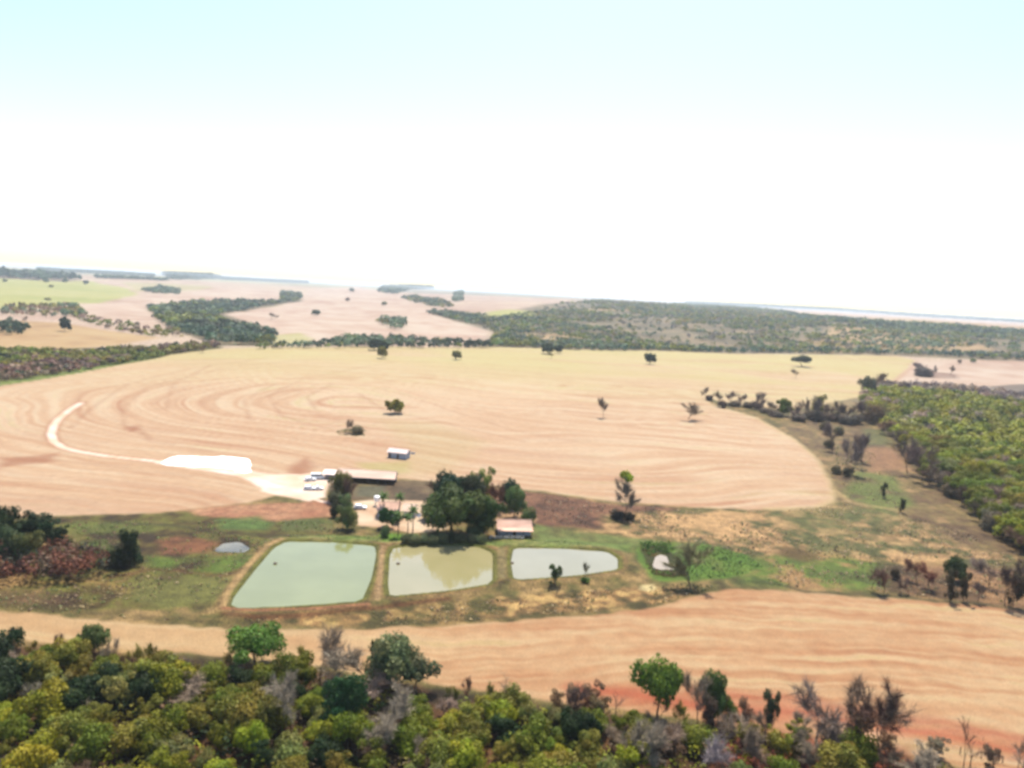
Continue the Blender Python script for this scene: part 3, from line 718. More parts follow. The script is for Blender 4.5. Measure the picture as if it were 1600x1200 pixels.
far_wood([(232, 481), (300, 474), (355, 472), (440, 472), (440, 456), (470, 461), (468, 470), (400, 481), (355, 490), (330, 495), (350, 505), (415, 515), (430, 522), (420, 541), (345, 538), (275, 517), (240, 497)], 7.5, 6, [BG, FG, DG, MG], 'dark green wood in the valley beyond the left fields')
far_wood([(222, 455), (250, 449), (280, 455), (278, 461), (245, 459)], 9, 6, [BG, FG], 'small dark copse on the pale field near the horizon')
far_wood([(5, 484), (60, 479), (120, 478), (130, 495), (60, 495), (5, 492)], 7.5, 5, [FG, OL, TB], 'scrubby grove below the pale green field')
far_wood([(115, 493), (140, 497), (200, 508), (275, 518), (285, 528), (230, 526), (130, 503)], 9, 4, [OL, TB, TW, MG], 'thin brown scrub line between two tan fields')
far_wood([(-20, 506), (20, 506), (37, 512), (35, 522), (-20, 524)], 7, 5.5, [DG, FG], 'dark green copse at the edge of the tan field on the left')
far_wood([(400, 546), (430, 540), (520, 537), (540, 528), (600, 529), (650, 533), (765, 537), (765, 544), (560, 543)], 6.5, 5, [FG, MG, BG, DG], 'line of green trees behind the far middle edge of the main field')
far_wood([(590, 503), (600, 499), (628, 503), (633, 512), (620, 515), (600, 509)], 7.5, 6, [FG, OL, DG], 'oval grove on the bare pink slope')
far_wood([(592, 457), (600, 449), (640, 447), (676, 449), (676, 452), (640, 453), (620, 460)], 14, 7.5, [BG, FG], 'dark wood on the skyline ridge')
far_wood([(628, 466), (650, 464), (690, 472), (708, 480), (690, 482), (650, 474)], 11, 6, [BG, FG, OL], 'loose trees below the skyline wood')
far_wood([(665, 488), (700, 489), (740, 497), (760, 508), (730, 503), (690, 496)], 8, 6, [FG, BG, DG], 'tree belt running down the bare pink slope')
far_wood([(708, 462), (722, 456), (722, 470), (710, 472)], 11, 6, [FG], 'small grove under the skyline')
far_wood([(255, 429), (330, 432), (345, 436), (270, 437)], 30, 9, [BG], 'dark wood far off under the left skyline', far=0)
far_wood([(-20, 431), (60, 433), (125, 437), (120, 439), (-20, 435)], 26, 14, [BG], 'dark tree line behind the pale green field', far=0)
far_wood([(1070, 473), (1180, 478), (1300, 484), (1420, 492), (1620, 504), (1620, 506), (1420, 494), (1300, 486), (1080, 475)], 16, 6, [BG, FG], 'thin dark tree line along the right skyline', far=0)
for q in ([(60, 421), (240, 431), (240, 432.5), (60, 423)], [(345, 435), (480, 441.5), (480, 443), (345, 437)], [(150, 433), (262, 438), (262, 439.5), (150, 435)], [(0, 424), (90, 428), (90, 429.5), (0, 426)]):
    far_wood(q, 14, 6, [BG, FG], 'thin bluish tree line on the far plain under the left skyline', far=0)
# left scrub strip
far_wood([(-40, 548), (120, 552), (190, 547), (330, 538), (345, 542), (270, 552), (200, 566), (110, 582), (40, 592), (-40, 602)], 4.6, 3.6, [TB, TB, (0.12, .07, .055), OL, MG, DG, TW], 'brown and green scrub along the left end of the main field', name='scrub', far=0.0015, nleaf=40)

# ------------------------------------------------------------------ lone trees on the fields
plant_px('small', 617, 646, 23, 27, OL, 'round olive tree alone on the main field, right above the small white-fronted shed', sink=.2)
plant_px('bare', 539, 677, 24, 17, TW, 'grey leafless tree on a weedy patch in the main field')
plant_px('bush', 557, 678, 13, 22, (0.16, .14, .08), 'low grey brown shrub beside the leafless tree on the weedy patch')
plant_px('fan', 943, 653, 33, 15, TW, 'narrow leafless tree alone on the main field, left of the fan-shaped one')
plant_px('fan', 1075, 655, 30, 32, TW, 'fan-shaped leafless tree alone on the main field')
plant_px('small', 597, 560, 19, 15, OL, 'small olive tree just in front of the dark pair at the far field edge')
plant_px('small', 585, 547, 17, 18, DG, 'dark green tree at the far field edge, left of a twin')
plant_px('small', 600, 549, 16, 16, DG, 'dark green tree at the far field edge, right of its twin')
plant_px('small', 713, 562, 14, 13, OL, 'small olive tree alone near the far edge of the main field')
plant_px('small', 733, 542, 11, 14, DG, 'small dark tree on the far field rim between two olive trees')
plant_px('small', 856, 553, 17, 20, DG, 'dark green tree at the far field rim with a smaller one touching its right side')
plant_px('small', 873, 552, 13, 13, DG, 'smaller dark green tree touching a larger one at the far field rim')
plant_px('bare', 861, 560, 11, 9, OL, 'faint olive sapling in front of the two touching dark trees')
plant_px('small', 1015, 569, 17, 16, DG, 'round dark tree alone near the far rim, middle of the yellowish strip')
plant_px('umb', 1253, 573, 18, 27, DG, 'broad dark green tree with flat base near the right end of the far rim')
plant_px('bare', 1243, 591, 16, 12, TW, 'faint leafless tree in front of the broad dark green one')
plant_px('small', 101, 518, 22, 16, DG, 'dark round tree alone on the tan field at the left')
plant_px('bare', 40, 505, 12, 8, TW, 'thin leafless tree by the scrubby grove on the left')
plant_px('small', 494, 493, 9, 12, FG, 'small dark tree alone on the bare pink slope')
plant_px('bare', 425, 499, 11, 14, TW, 'faint leafless tree on the bare pink slope beside the valley wood')
plant_px('small', 549, 456, 6, 8, FG, 'tiny tree near the skyline on the pink slope')
plant_px('small', 543, 471, 6, 7, TB, 'tiny brownish tree below the skyline on the pink slope')
plant_px('small', 600, 478, 7, 8, OL, 'tiny olive tree on the upper pink slope')
for bx, by, h_, w_, lb in ((8, 441, 5, 6, 'tiny tree at the far left of the pale green field'), (72, 442, 7, 8, 'small tree on the back edge of the pale green field, left of two'), (102, 442, 7, 8, 'small tree on the back edge of the pale green field, right of two'),
                           (134, 445, 7, 8, 'small brownish tree at the right end of the pale green field'), (80, 449, 4, 7, 'faint bush in the upper middle of the pale green field'), (75, 470, 5, 9, 'faint bush in the lower middle of the pale green field')):
    plant_px('small', bx, by, h_, w_, FG if 'bush' not in lb else OL, lb)
plant_px('bare', 317, 551, 13, 12, TB, 'brown leafless tree at the top left corner of the main field')

# right side: hedge row of dry shrubs running from the field to the wood
row = [(1102, 623, 20, 9), (1122, 634, 26, 11), (1142, 632, 22, 16), (1162, 634, 20, 13), (1178, 636, 25, 14), (1190, 642, 18, 18), (1205, 648, 22, 18), (1242, 655, 24, 18), (1258, 652, 32, 16), (1272, 655, 38, 20), (1290, 655, 26, 16), (1302, 655, 32, 15), (1318, 660, 30, 20), (1334, 660, 36, 18), (1346, 655, 30, 14)]
for i_, (a, b, h_, w_) in enumerate(row):
    plant_px('bare', a, b, h_, w_ * 1.25, jit((0.13, .09, .075)), 'dry brown leafless tree in the row between the main field and the right wood', group='dry trees in the row beside the right wood')
    plant_px('bush', a + 6, b + 3, h_ * .45, w_ * 1.2, jit((0.10, .075, .06)), 'low brown shrub under the dry tree row beside the right wood', group='brown shrubs under the dry tree row')
plant_px('round', 1224, 650, 27, 24, MG, 'green round tree standing in the row of dry brown trees')
plant_px('tall', 1278, 650, 34, 20, OL, 'olive half-leafed tree standing in the row of dry brown trees')
plant_px('round', 1354, 618, 30, 26, (0.10, .10, .06), 'dark olive tree at the near corner of the field path, by the wood')
plant_px('bare', 1376, 606, 26, 20, TB, 'brown leafless tree beside the field path next to the dark olive tree')
plant_px('bare', 1440, 587, 20, 24, (0.10, .07, .07), 'wide dark leafless bush at the left end of the small bare field')
plant_px('bush', 1443, 588, 14, 26, (0.10, .075, .07), 'dark shrub beneath the wide leafless bush on the small bare field')
plant_px('bare', 1463, 587, 17, 7, (0.12, .08, .07), 'thin dark leafless tree on the small bare field, middle of three')
plant_px('bare', 1485, 587, 18, 10, TB, 'pale leafless tree on the small bare field, rightmost of three')
plant_px('bare', 1442, 608, 13, 10, TB, 'small bare tree at the lower edge of the small bare field, left of two')
plant_px('bare', 1452, 609, 12, 11, TB, 'small bare tree at the lower edge of the small bare field, right of two')
plant_px('bare', 1496, 614, 16, 10, TW, 'bare tree by the dark burnt patch behind the right wood')
plant_px('small', 1520, 566, 6, 9, MG, 'small shrub on the back edge of the small bare field')
plant_px('small', 1499, 568, 6, 6, TB, 'tiny brown shrub on the back edge of the small bare field')
# leafless trees in front of the wood
for a, b, h_, w_, lb in ((1300, 705, 48, 26, 'leafless tree on the slope beside the rim track'), (1318, 738, 58, 34, 'taller grey leafless tree on the slope beside the rim track'), (1335, 730, 55, 22, 'brown leafless tree with a dark foot on the slope'),
                         (1345, 722, 48, 26, 'leafless tree casting a flat shadow on the brown slope'), (1418, 740, 60, 34, 'leafless tree in front of the wood edge, left of a close pair'), (1440, 752, 62, 40, 'leafless tree in front of the wood edge, right of a close pair')):
    plant_px('bare', a, b, h_, w_, jit((0.17, .125, .11)), lb)
for a, b in ((1295, 700), (1306, 740), (1325, 742), (1288, 672), (1310, 680)):
    plant_px('bush', a, b, 14, 16, jit((0.12, .10, .06)), 'low olive brown shrub beneath the leafless trees by the rim track', group='shrubs beneath the leafless trees by the rim track')
plant_px('tall', 1380, 778, 24, 9, (0.05, .055, .03), 'dark ivy-clad stump in the green strip, upper of two')
plant_px('tall', 1408, 801, 22, 9, (0.05, .055, .03), 'dark ivy-clad stump in the green strip, lower of two')

# ------------------------------------------------------------------ the wood on the right
RW = [(1352, 640), (1348, 622), (1372, 604), (1480, 608), (1600, 622), (1760, 632), (1760, 930), (1620, 876), (1600, 864), (1568, 842), (1520, 800), (1480, 765), (1445, 748), (1412, 700), (1378, 668)]
pts = scatter(RW, 6.2)
edge = PP([(1352, 640), (1378, 668), (1412, 700), (1445, 748), (1480, 765), (1520, 800), (1568, 842), (1600, 864), (1640, 885)])
D = np.hypot(pts[:, 0], pts[:, 1]); ed = sdist(pts[:, 0], pts[:, 1], edge, False)
vis = (pts[:, 0] / pts[:, 1]) < 0.80
order = np.argsort(D + ed * 1.2 + (~vis) * 1000)
near = order[:110]; rest = order[110:]
RWI = []
for k in near:
    x, y = pts[k]; c = random.choices([YG, MG, OL, GG, TW], [5, 4, 3, 1, 2])[0]
    h_ = random.uniform(6.5, 9.5)
    if c is TW: kd = 'bare'; o = plant('bare', x, y, h_, h_ * 1.15, jit(TW), 'x', group='leafless trees of the right wood')
    else: kd = random.choice(['round', 'round', 'umb', 'tall']); o = plant(kd, x, y, h_, h_ * random.uniform(1.0, 1.35), jit(c), 'x', group='leafy trees of the right wood')
    RWI.append((o, {YG: 'yellow-green', MG: 'fresh green', OL: 'olive', GG: 'grey-green', TW: 'grey-brown'}[c] + {'umb': ' flat-topped tree', 'tall': ' slender tree', 'round': ' round tree', 'bare': ' leafless tree'}[kd], x, y, h_))
for q, (a, b) in enumerate([(1366, 662), (1388, 680), (1402, 694), (1424, 722), (1452, 756), (1466, 764), (1490, 776), (1502, 790), (1530, 812), (1545, 828), (1562, 842), (1582, 856)]):
    RWI.append((plant_px('bare' if q % 3 else 'bush', a, b, random.uniform(22, 38), random.uniform(24, 36), jit(random.choice([TB, TW, (.11, .08, .05)])), 'x', group='brown scrub along the front of the right wood', name='bare_tree' if q % 3 else 'shrub'), 'brown leafless scrub tree' if q % 3 else 'brown shrub', P(a, b).x, P(a, b).y, 3))
rp = pts[rest]; n = len(rp)
backline = sdist(rp[:, 0], rp[:, 1], PP([(1372, 606), (1480, 611), (1600, 628)]), False)
cc = np.array([jit(random.choices([YG, MG, OL, GG, TW, DG], [9, 6, 2, 1, 1.2, 1])[0] if backline[q] > 45 else random.choice([TB, TW, (0.12, .085, .08), (0.12, .085, .08)]), .22) for q in range(n)])
rad = 2.8 + 3.4 * RNG.random(n)
mass('wood', rp, rad, 5.5 + 4.5 * RNG.random(n), cc, 90, 'dense green wood filling the right edge of the photo behind its nearest trees', leaf=.2)
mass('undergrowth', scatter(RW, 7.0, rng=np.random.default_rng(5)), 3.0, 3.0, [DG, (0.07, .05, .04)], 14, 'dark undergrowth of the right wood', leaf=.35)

# ------------------------------------------------------------------ left clump: dark palms above rusty thicket
for q, (a, b, h_, w_, c) in enumerate([(8, 880, 88, 40, DG), (30, 878, 74, 44, DG), (52, 874, 66, 38, FG), (72, 876, 62, 40, BG), (92, 880, 50, 34, DG), (18, 900, 78, 42, FG), (45, 900, 66, 40, GG), (-16, 890, 80, 44, DG)]):
    plant_px('tall', a, b - 16, h_ * .80, w_, jit(tuple(v_ * .7 for v_ in c), .1), 'tall dark evergreen tree in the clump at the left edge', group='dark evergreens of the left clump')
thick = scatter([(-30, 870), (40, 868), (100, 868), (150, 874), (172, 890), (160, 902), (110, 910), (40, 914), (-30, 916)], 2.0)
mass('thicket', thick, 1.8, 5.6, [RB, (0.13, .05, .03), (0.08, .035, .025), (0.16, .10, .06), (0.03, .03, .018)], 60, 'rusty brown thicket at the foot of the left clump', leaf=.2)
plant_px('tall', 203, 884, 58, 34, (0.022, .04, .016), 'almost black narrow tree standing alone in the left pasture')
plant_px('bush', 186, 884, 34, 34, (0.04, .045, .02), 'dark shrub leaning against the almost black tree')
plant_px('bush', 205, 880, 28, 24, (0.09, .10, .05), 'olive shrub behind the almost black tree')
for a, b, h_, w_ in ((110, 862, 22, 14), (120, 868, 20, 12), (128, 880, 20, 16), (140, 872, 14, 12)):
    plant_px('bush', a, b, h_, w_, jit(GG), 'greyish green bush at the right end of the left clump', group='grey-green bushes by the left clump')

# ------------------------------------------------------------------ trees round the farm
F_ = [('round', 706, 838, 72, 90, (0.06, .088, .02), 'largest dark green tree, its wide crown left of the terracotta-roofed veranda'),
      ('round', 756, 834, 54, 56, (0.035, .07, .014), 'deep green tree touching the left end of the terracotta-roofed veranda'),
      ('round', 700, 800, 58, 52, (0.018, .045, .026), 'bluish dark tree rising behind the largest green tree'),
      ('round', 720, 790, 44, 40, (0.02, .05, .02), 'dark tree behind the farm clump, touching the bluish one'),
      ('round', 738, 800, 56, 44, (0.045, .055, .03), 'dull greyish tree in the middle of the farm clump'),
      ('tall', 757, 790, 58, 24, (0.17, .20, .04), 'tall tree with a bright yellow-green top at the back of the farm clump'),
      ('tall', 735, 785, 46, 18, (0.19, .21, .05), 'smaller yellow-green top beside the tallest tree of the farm clump'),
      ('round', 796, 794, 44, 28, (0.04, .075, .045), 'dark tree at the right end of the farm clump, behind the light green one'),
      ('round', 803, 808, 46, 34, (0.10, .15, .05), 'light green tree behind the terracotta-roofed veranda'),
      ('bush', 826, 817, 24, 22, (0.10, .14, .05), 'round green bush right of the terracotta-roofed veranda'),
      ('bush', 742, 836, 20, 28, (0.11, .15, .06), 'light green bush at the foot of the deep green tree'),
      ('round', 674, 812, 26, 34, (0.10, .14, .04), 'fresh green low tree at the left foot of the largest tree'),
      ('bare', 768, 796, 46, 26, (0.19, .09, .055), 'rust brown leafless tree right of the tallest yellow-green top'),
      ('bare', 780, 798, 44, 22, (0.19, .10, .06), 'rust brown leafless tree next to the dark tree at the clump end'),
      ('bare', 750, 800, 46, 24, (0.16, .09, .055), 'brown leafless tree in the middle of the farm clump'),
      ('bare', 722, 804, 40, 22, (0.15, .09, .06), 'brown leafless tree behind the wide crown of the largest tree'),
      ('bare', 674, 775, 28, 16, (0.19, .13, .08), 'thin brown tree left of the bluish dark tree'),
      ('round', 532, 780, 42, 34, (0.13, .12, .035), 'olive brown tree before the left end of the long shed'),
      ('bare', 545, 786, 40, 26, (0.14, .085, .06), 'brown leafless tree beside the olive brown one at the long shed'),
      ('bush', 530, 786, 18, 34, (0.07, .07, .035), 'dark shrub under the olive brown tree'),
      ('tall', 541, 808, 34, 22, (0.11, .15, .06), 'pale green tree at the left corner of the yard, upper of three'),
      ('tall', 536, 826, 36, 22, (0.12, .15, .055), 'pale green tree at the left corner of the yard, lower left of three'),
      ('tall', 548, 828, 36, 20, (0.12, .155, .05), 'pale green tree at the left corner of the yard, lower right of three'),
      ('bush', 523, 808, 24, 14, (0.045, .05, .03), 'dark bush left of the pale green trees at the yard corner'),
      ('round', 604, 824, 30, 24, (0.03, .09, .02), 'dark green round tree in front of the farmhouse wall'),
      ('bush', 602, 839, 18, 14, (0.09, .13, .05), 'small grey green bush on the bank below the yard'),
      ('bush', 620, 818, 20, 12, (0.06, .10, .03), 'green bush under the farmhouse eaves'),
      ('bush', 705, 853, 20, 9, (0.03, .05, .02), 'small dark bush on the top bank of the middle pond'),
      ('tall', 866, 916, 30, 20, (0.06, .09, .03), 'small green tree on the near bank of the rightmost pond'),
      ('bare', 871, 913, 22, 14, (0.15, .15, .08), 'thin olive sapling touching the small green tree on the near bank'),
      ('bare', 914, 908, 26, 13, (0.16, .15, .07), 'thin olive sapling alone on the near bank of the rightmost pond'),
      ('bush', 914, 911, 6, 14, (0.09, .16, .03), 'low bright green weed at the foot of the thin olive sapling'),
      ('fan', 1080, 922, 72, 66, (0.24, .22, .11), 'large fan-shaped pale tree at the lower edge of the green swamp'),
      ('fan', 976, 806, 64, 36, (0.20, .17, .13), 'slim leafless tree with a yellow-green top on the brown ground'),
      ('bush', 966, 810, 12, 26, (0.05, .045, .03), 'dark shrub at the foot of the slim yellow-topped tree, left'),
      ('bush', 984, 812, 10, 18, (0.05, .045, .03), 'dark shrub at the foot of the slim yellow-topped tree, right')]
for k, a, b, h_, w_, c, lb in F_: plant_px(k, a, b, h_, w_, c, lb)
# the fresh green top of the slim tree
v = G(976, 806); s_ = px_per_m(v)
o = [q for q in COL.objects if q.get('label', '').startswith('slim leafless')][0]
rng = np.random.default_rng(3)
V, F, T = leaves(np.array([[-.2, 0, .93], [.15, .05, .96], [.3, -.05, .88], [0, .15, .97]]), np.array([.2, .22, .14, .2]), 700, .035, rng, flat=.4)
c_ = link('fresh_leaves', mesh_np('fresh_leaves', V, F, [M_LEAF], T, 'tint'), o); c_.color = (.26, .30, .03, 1)
for q, (a, b) in enumerate([(634, 852), (648, 853), (662, 851), (676, 853), (691, 851), (718, 851), (737, 851), (752, 852)]):
    plant_px('bush', a, b, 13, 17, jit((0.12, .135, .065), .12), 'rounded grey green bush on the top bank of the middle pond', group='rounded bushes on the top bank of the middle pond')
for a, b, h_, lb in ((598, 806, 42, 'palm behind the farmhouse, left of two'), (624, 808, 42, 'palm behind the farmhouse, right of two'), (622, 838, 44, 'palm in the yard in front of the farmhouse roof end'), (645, 832, 46, 'tallest palm, beside the white dish antenna'), (637, 838, 40, 'shorter palm with its shadow on the yard, left of the dish antenna')):
    plant_px('palm', a, b, h_, 34, (0.07, .12, .03), lb)
# bottom right corner of the pasture: dead shrubs and dark trees
for k, a, b, h_, w_, c, lb in (
        ('round', 1490, 908, 36, 32, (0.05, .07, .025), 'dark green crown standing over the dead shrubs near the front field'),
        ('tall', 1484, 940, 50, 18, (0.06, .05, .03), 'dark leaning stem beneath the dark green crown, left of two'),
        ('tall', 1505, 940, 46, 14, (0.06, .05, .03), 'dark leaning stem beneath the dark green crown, right of two'),
        ('bare', 1450, 915, 38, 36, (0.20, .075, .05), 'rusty red dead shrub left of the dark green crown, larger'),
        ('bare', 1432, 912, 34, 24, (0.17, .08, .06), 'rusty red dead shrub left of the dark green crown, smaller'),
        ('bush', 1398, 905, 18, 14, (0.07, .055, .035), 'dark brown bush at the left end of the dead shrubs'),
        ('bare', 1362, 920, 40, 24, (0.20, .12, .09), 'thin brown leafless tree left of the dead shrubs'),
        ('bare', 1380, 928, 34, 20, (0.19, .10, .07), 'thin reddish leafless tree near the front field rim'),
        ('bare', 1545, 915, 42, 44, (0.22, .16, .13), 'wide pinkish grey leafless bush right of the dark green crown'),
        ('bare', 1570, 948, 66, 34, (0.10, .065, .05), 'dark leafless tree near the right end of the front field rim'),
        ('tall', 1583, 948, 52, 22, (0.045, .04, .025), 'dark narrow tree at the right end of the front field rim'),
        ('bare', 1596, 925, 60, 34, (0.15, .11, .08), 'brown leafless tree cut by the right edge above the front field'),
        ('bare', 1420, 930, 26, 22, (0.17, .11, .08), 'low brown leafless shrub before the rusty red ones'),
        ('bare', 1528, 940, 34, 20, (0.17, .12, .10), 'low grey leafless shrub between the dark trees')):
    plant_px(k, a, b, h_, w_, c, lb)

# tussocks, weeds and reeds
def tufts(pix, n_sp, r, h_, cols, label, name='tussocks', nleaf=10, dens=None):
    p = scatter(pix, n_sp * .8, dens=dens); k = .45 + .8 * RNG.random(len(p)) ** 2
    mass(name, p, r * .62 * k, h_ * .5 * k, [tuple(q * 1.6 for q in c) for c in cols], nleaf, label, leaf=.5)
nd = lambda x, y: np.clip((fbm(x / 11, y / 11, 301, 3) - .42) * 6, 0, 1)
tufts([(940, 805), (1040, 798), (1200, 800), (1320, 790), (1400, 800), (1540, 845), (1600, 885), (1620, 950), (1400, 930), (1200, 915), (1200, 875), (1050, 845), (940, 830)], 1.5, .7, .9, [(0.30, .22, .13), (0.24, .18, .10), (0.12, .12, .05), (0.10, .08, .05)], 'dry straw tussocks on the slope right of the farm', dens=nd)
tufts([(380, 970), (560, 960), (780, 938), (960, 920), (1040, 918), (1095, 922), (1035, 943), (950, 955), (800, 967), (640, 976), (480, 978)], 1.1, .55, .7, [(0.34, .26, .14), (0.16, .13, .06), (0.10, .095, .04), (.12, .08, .05)], 'dry tussocks on the slope below the ponds', dens=nd)
tufts([(0, 915), (200, 895), (370, 880), (340, 945), (330, 975), (150, 965), (0, 950)], 1.3, .6, .8, [(0.26, .2, .1), (0.11, .12, .045), (0.12, .08, .05)], 'weeds and tussocks in the left pasture', dens=nd)
tufts([(100, 815), (330, 815), (520, 815), (540, 835), (430, 845), (380, 885), (230, 895), (170, 870)], 1.4, .6, .7, [(0.12, .15, .05), (0.09, .10, .04), (0.15, .10, .06)], 'green weeds in the pasture left of the ponds', dens=nd)
tufts([(850, 775), (960, 790), (1050, 797), (1030, 822), (940, 828), (850, 818)], 1.4, .6, .8, [(0.12, .085, .065), (0.2, .16, .1), (.08, .06, .045)], 'burnt stubble on the brown ground behind the farm', dens=nd)
tufts([(1000, 849), (1045, 847), (1052, 860), (1042, 866), (1028, 862), (1016, 868), (1004, 862)], .8, .6, 1.5, [(0.02, .05, .008), (0.04, .09, .012)], 'dark reeds along the back of the swamp', name='reeds', nleaf=16)
tufts([(1008, 882), (1018, 880), (1024, 891), (1056, 892), (1072, 886), (1074, 898), (1050, 903), (1022, 899)], .8, .6, 1.3, [(0.03, .035, .01), (0.05, .10, .015), (.06, .04, .02)], 'dark reeds in front of the pale puddle', name='reeds', nleaf=16)
tufts([(1048, 855), (1110, 854), (1165, 868), (1190, 885), (1150, 899), (1075, 906)], 1.2, .7, .8, [(0.06, .095, .025), (0.08, .11, .03), (.06, .08, .03)], 'bright green swamp growth', name='swamp_grass', nleaf=12)
tufts([(1035, 916), (1070, 912), (1115, 916), (1118, 922), (1080, 927), (1040, 924)], 1.0, .6, .7, [(0.04, .05, .02), (.06, .07, .03)], 'dark tufts standing in for the shadow under the large fan-shaped tree', name='weeds', nleaf=12)  # dark tufts laid out as the tree's cast shadow, shade put into their colour
tufts([(525, 674), (545, 670), (568, 677), (570, 682), (530, 680)], 1.3, .9, 1.0, [(0.10, .095, .03), (.13, .12, .05)], 'weedy patch under the shrubs in the main field', name='weeds', nleaf=12)
tufts([(1300, 690), (1345, 690), (1400, 745), (1400, 795), (1320, 775)], 2.0, .8, .8, [(0.12, .13, .06), (.14, .11, .07)], 'weeds on the strip beside the right wood', name='weeds', dens=nd)
tufts([(450, 844), (590, 850), (600, 846), (770, 856), (800, 852), (960, 858), (990, 850), (800, 842), (600, 838), (460, 840)], 1.1, .5, .6, [(0.10, .14, .04), (.14, .15, .06), (.08, .10, .03)], 'grass along the top banks of the ponds', name='bank_grass', dens=nd)

# ------------------------------------------------------------------ foreground woodland
FW = [(-330, 1020), (0, 1036), (150, 1050), (350, 1070), (480, 1075), (640, 1090), (700, 1106), (900, 1132), (980, 1145), (1120, 1155), (1250, 1178), (1400, 1196), (1500, 1225), (1700, 1262), (1800, 1420), (1500, 1480), (800, 1480), (0, 1440), (-330, 1400)]
pts = scatter(FW, 3.55)
D = np.hypot(pts[:, 0], pts[:, 1])
def grey_zone(x, y):               # stands of leafless crowns
    return fbm(np.array([x / 22]), np.array([y / 22]), 401, 2)[0]
special = [
    ('umb', 398, 1040, 56, 84, (0.10, .17, .025), 'bright green umbrella-shaped tree against the pale field at the wood edge'),
    ('umb', 146, 1030, 50, 44, (0.09, .12, .035), 'small green tree on reddish bare stems at the wood edge'),
    ('umb', 1026, 1125, 86, 72, (0.10, .165, .025), 'bright green tree rising out of the wood edge against the red earth'),
    ('round', 1112, 1130, 72, 44, (0.11, .15, .04), 'olive green tree right of the bright green one'),
    ('tall', 1140, 1140, 44, 22, (0.09, .15, .03), 'small green-topped sapling before the red track'),
    ('bare', 1090, 1135, 80, 46, TW, 'grey leafless tree beside the bright green tree'),
    ('bare', 1275, 1160, 96, 84, (0.20, .15, .12), 'grey brown leafless tree with a few green leaves, left of the big brown one'),
    ('bare', 1335, 1175, 112, 84, (0.17, .12, .085), 'big brown leafless tree, tallest on the wood edge'),
    ('bare', 1375, 1178, 110, 76, (0.11, .06, .045), 'dark reddish leafless tree leaning right of the big brown one'),
    ('tall', 1200, 1150, 66, 26, (0.07, .075, .04), 'dark half-bare tree by the red track'),
    ('sparse', 1505, 1200, 78, 26, (0.06, .045, .04), 'dead snag with a single knob of twigs against the field'),
    ('bare', 1590, 1205, 56, 30, TW, 'grey leafless tree at the right end of the wood edge'),
    ('bare', 500, 1075, 76, 50, TW, 'pale leafless tree at the wood edge right of the umbrella-shaped tree'),
    ('round', 610, 1078, 74, 84, (0.13, .15, .07), 'broad greyish green tree over the wood edge'),
    ('bare', 570, 1070, 66, 64, TG, 'silvery leafless tree over the wood edge, left of the broad greyish green one'),
    ('umb', 648, 1080, 50, 56, (0.10, .115, .06), 'greyish green tree drooping to the right at the wood edge'),
    ('bare', 455, 1145, 80, 76, TG, 'silvery leafless crown inside the wood, left of the dark green one'),
    ('round', 538, 1140, 74, 66, (0.028, .075, .025), 'dark green tree between silvery leafless crowns'),
    ('bare', 620, 1150, 70, 70, TG, 'silvery leafless crown right of the dark green tree'),
    ('bare', 600, 1190, 60, 66, TG, 'silvery leafless crown below the dark green tree'),
    ('bare', 985, 1190, 70, 60, TG, 'silvery leafless crown below the bright green edge tree'),
    ('bare', 1100, 1215, 66, 60, (0.24, .2, .2), 'lilac grey leafless crown in the lower right of the wood'),
    ('bare', 1435, 1215, 50, 70, TG, 'whitish leafless bush at the bottom right'),
    ('bare', 1150, 1195, 60, 70, TW, 'grey brown leafless crown in front of the red track'),
    ('round', 118, 1290, 70, 60, MG, 'tree')]
taken = []; lone = [(398, 1040), (146, 1030), (1026, 1125), (1335, 1175), (1275, 1160)]
for k, a, b, h_, w_, c, lb in special[:-1]:
    o = plant_px(k, a, b, h_ * .95, w_, c, lb); taken.append((o.location.x, o.location.y))
def to_px(p):
    d = Vector(p) - Vector((0, 0, CAM_Z)); f = d.dot(fwd)
    return 800 + FPX * d.dot(RIGHT) / f, 600 - FPX * d.dot(UP) / f
NUM = ['', 'only', 'two', 'three', 'four', 'five', 'six', 'seven', 'eight', 'nine', 'ten', 'eleven', 'twelve']
ORD = ['first', 'second', 'third', 'fourth', 'fifth', 'sixth', 'seventh', 'eighth', 'ninth', 'tenth', 'eleventh', 'twelfth']
def name_apart(items):
    """items: (object, look, place, screen x); alike ones in one place are told apart by their order"""
    g = {}
    for o, look, place, u_ in items: g.setdefault((look, place), []).append((u_, o))
    for (look, place), lst in g.items():
        lst.sort(key=lambda q: q[0])
        for k, (u_, o) in enumerate(lst):
            n = len(lst); e = '' if n == 1 else (', left of two' if k == 0 else ', right of two') if n == 2 else ', %s of %s' % (ORD[min(k, len(ORD) - 1)], NUM[min(n, len(NUM) - 1)])
            lb_ = '%s, %s%s' % (look, place, e)
            if n > 2 and len(lb_.split()) <= 14: lb_ += ' from left'
            o['label'] = lb_
COLN = [(140, 'at the left edge'), (300, 'left of umbrella tree'), (470, 'around umbrella tree'), (600, 'below green pond'), (780, 'below middle pond'), (960, 'below rightmost pond'), (1120, 'below the swamp'), (1280, 'left of tall brown tree'), (1420, 'around tall brown tree'), (9999, 'at right end')]
items = []
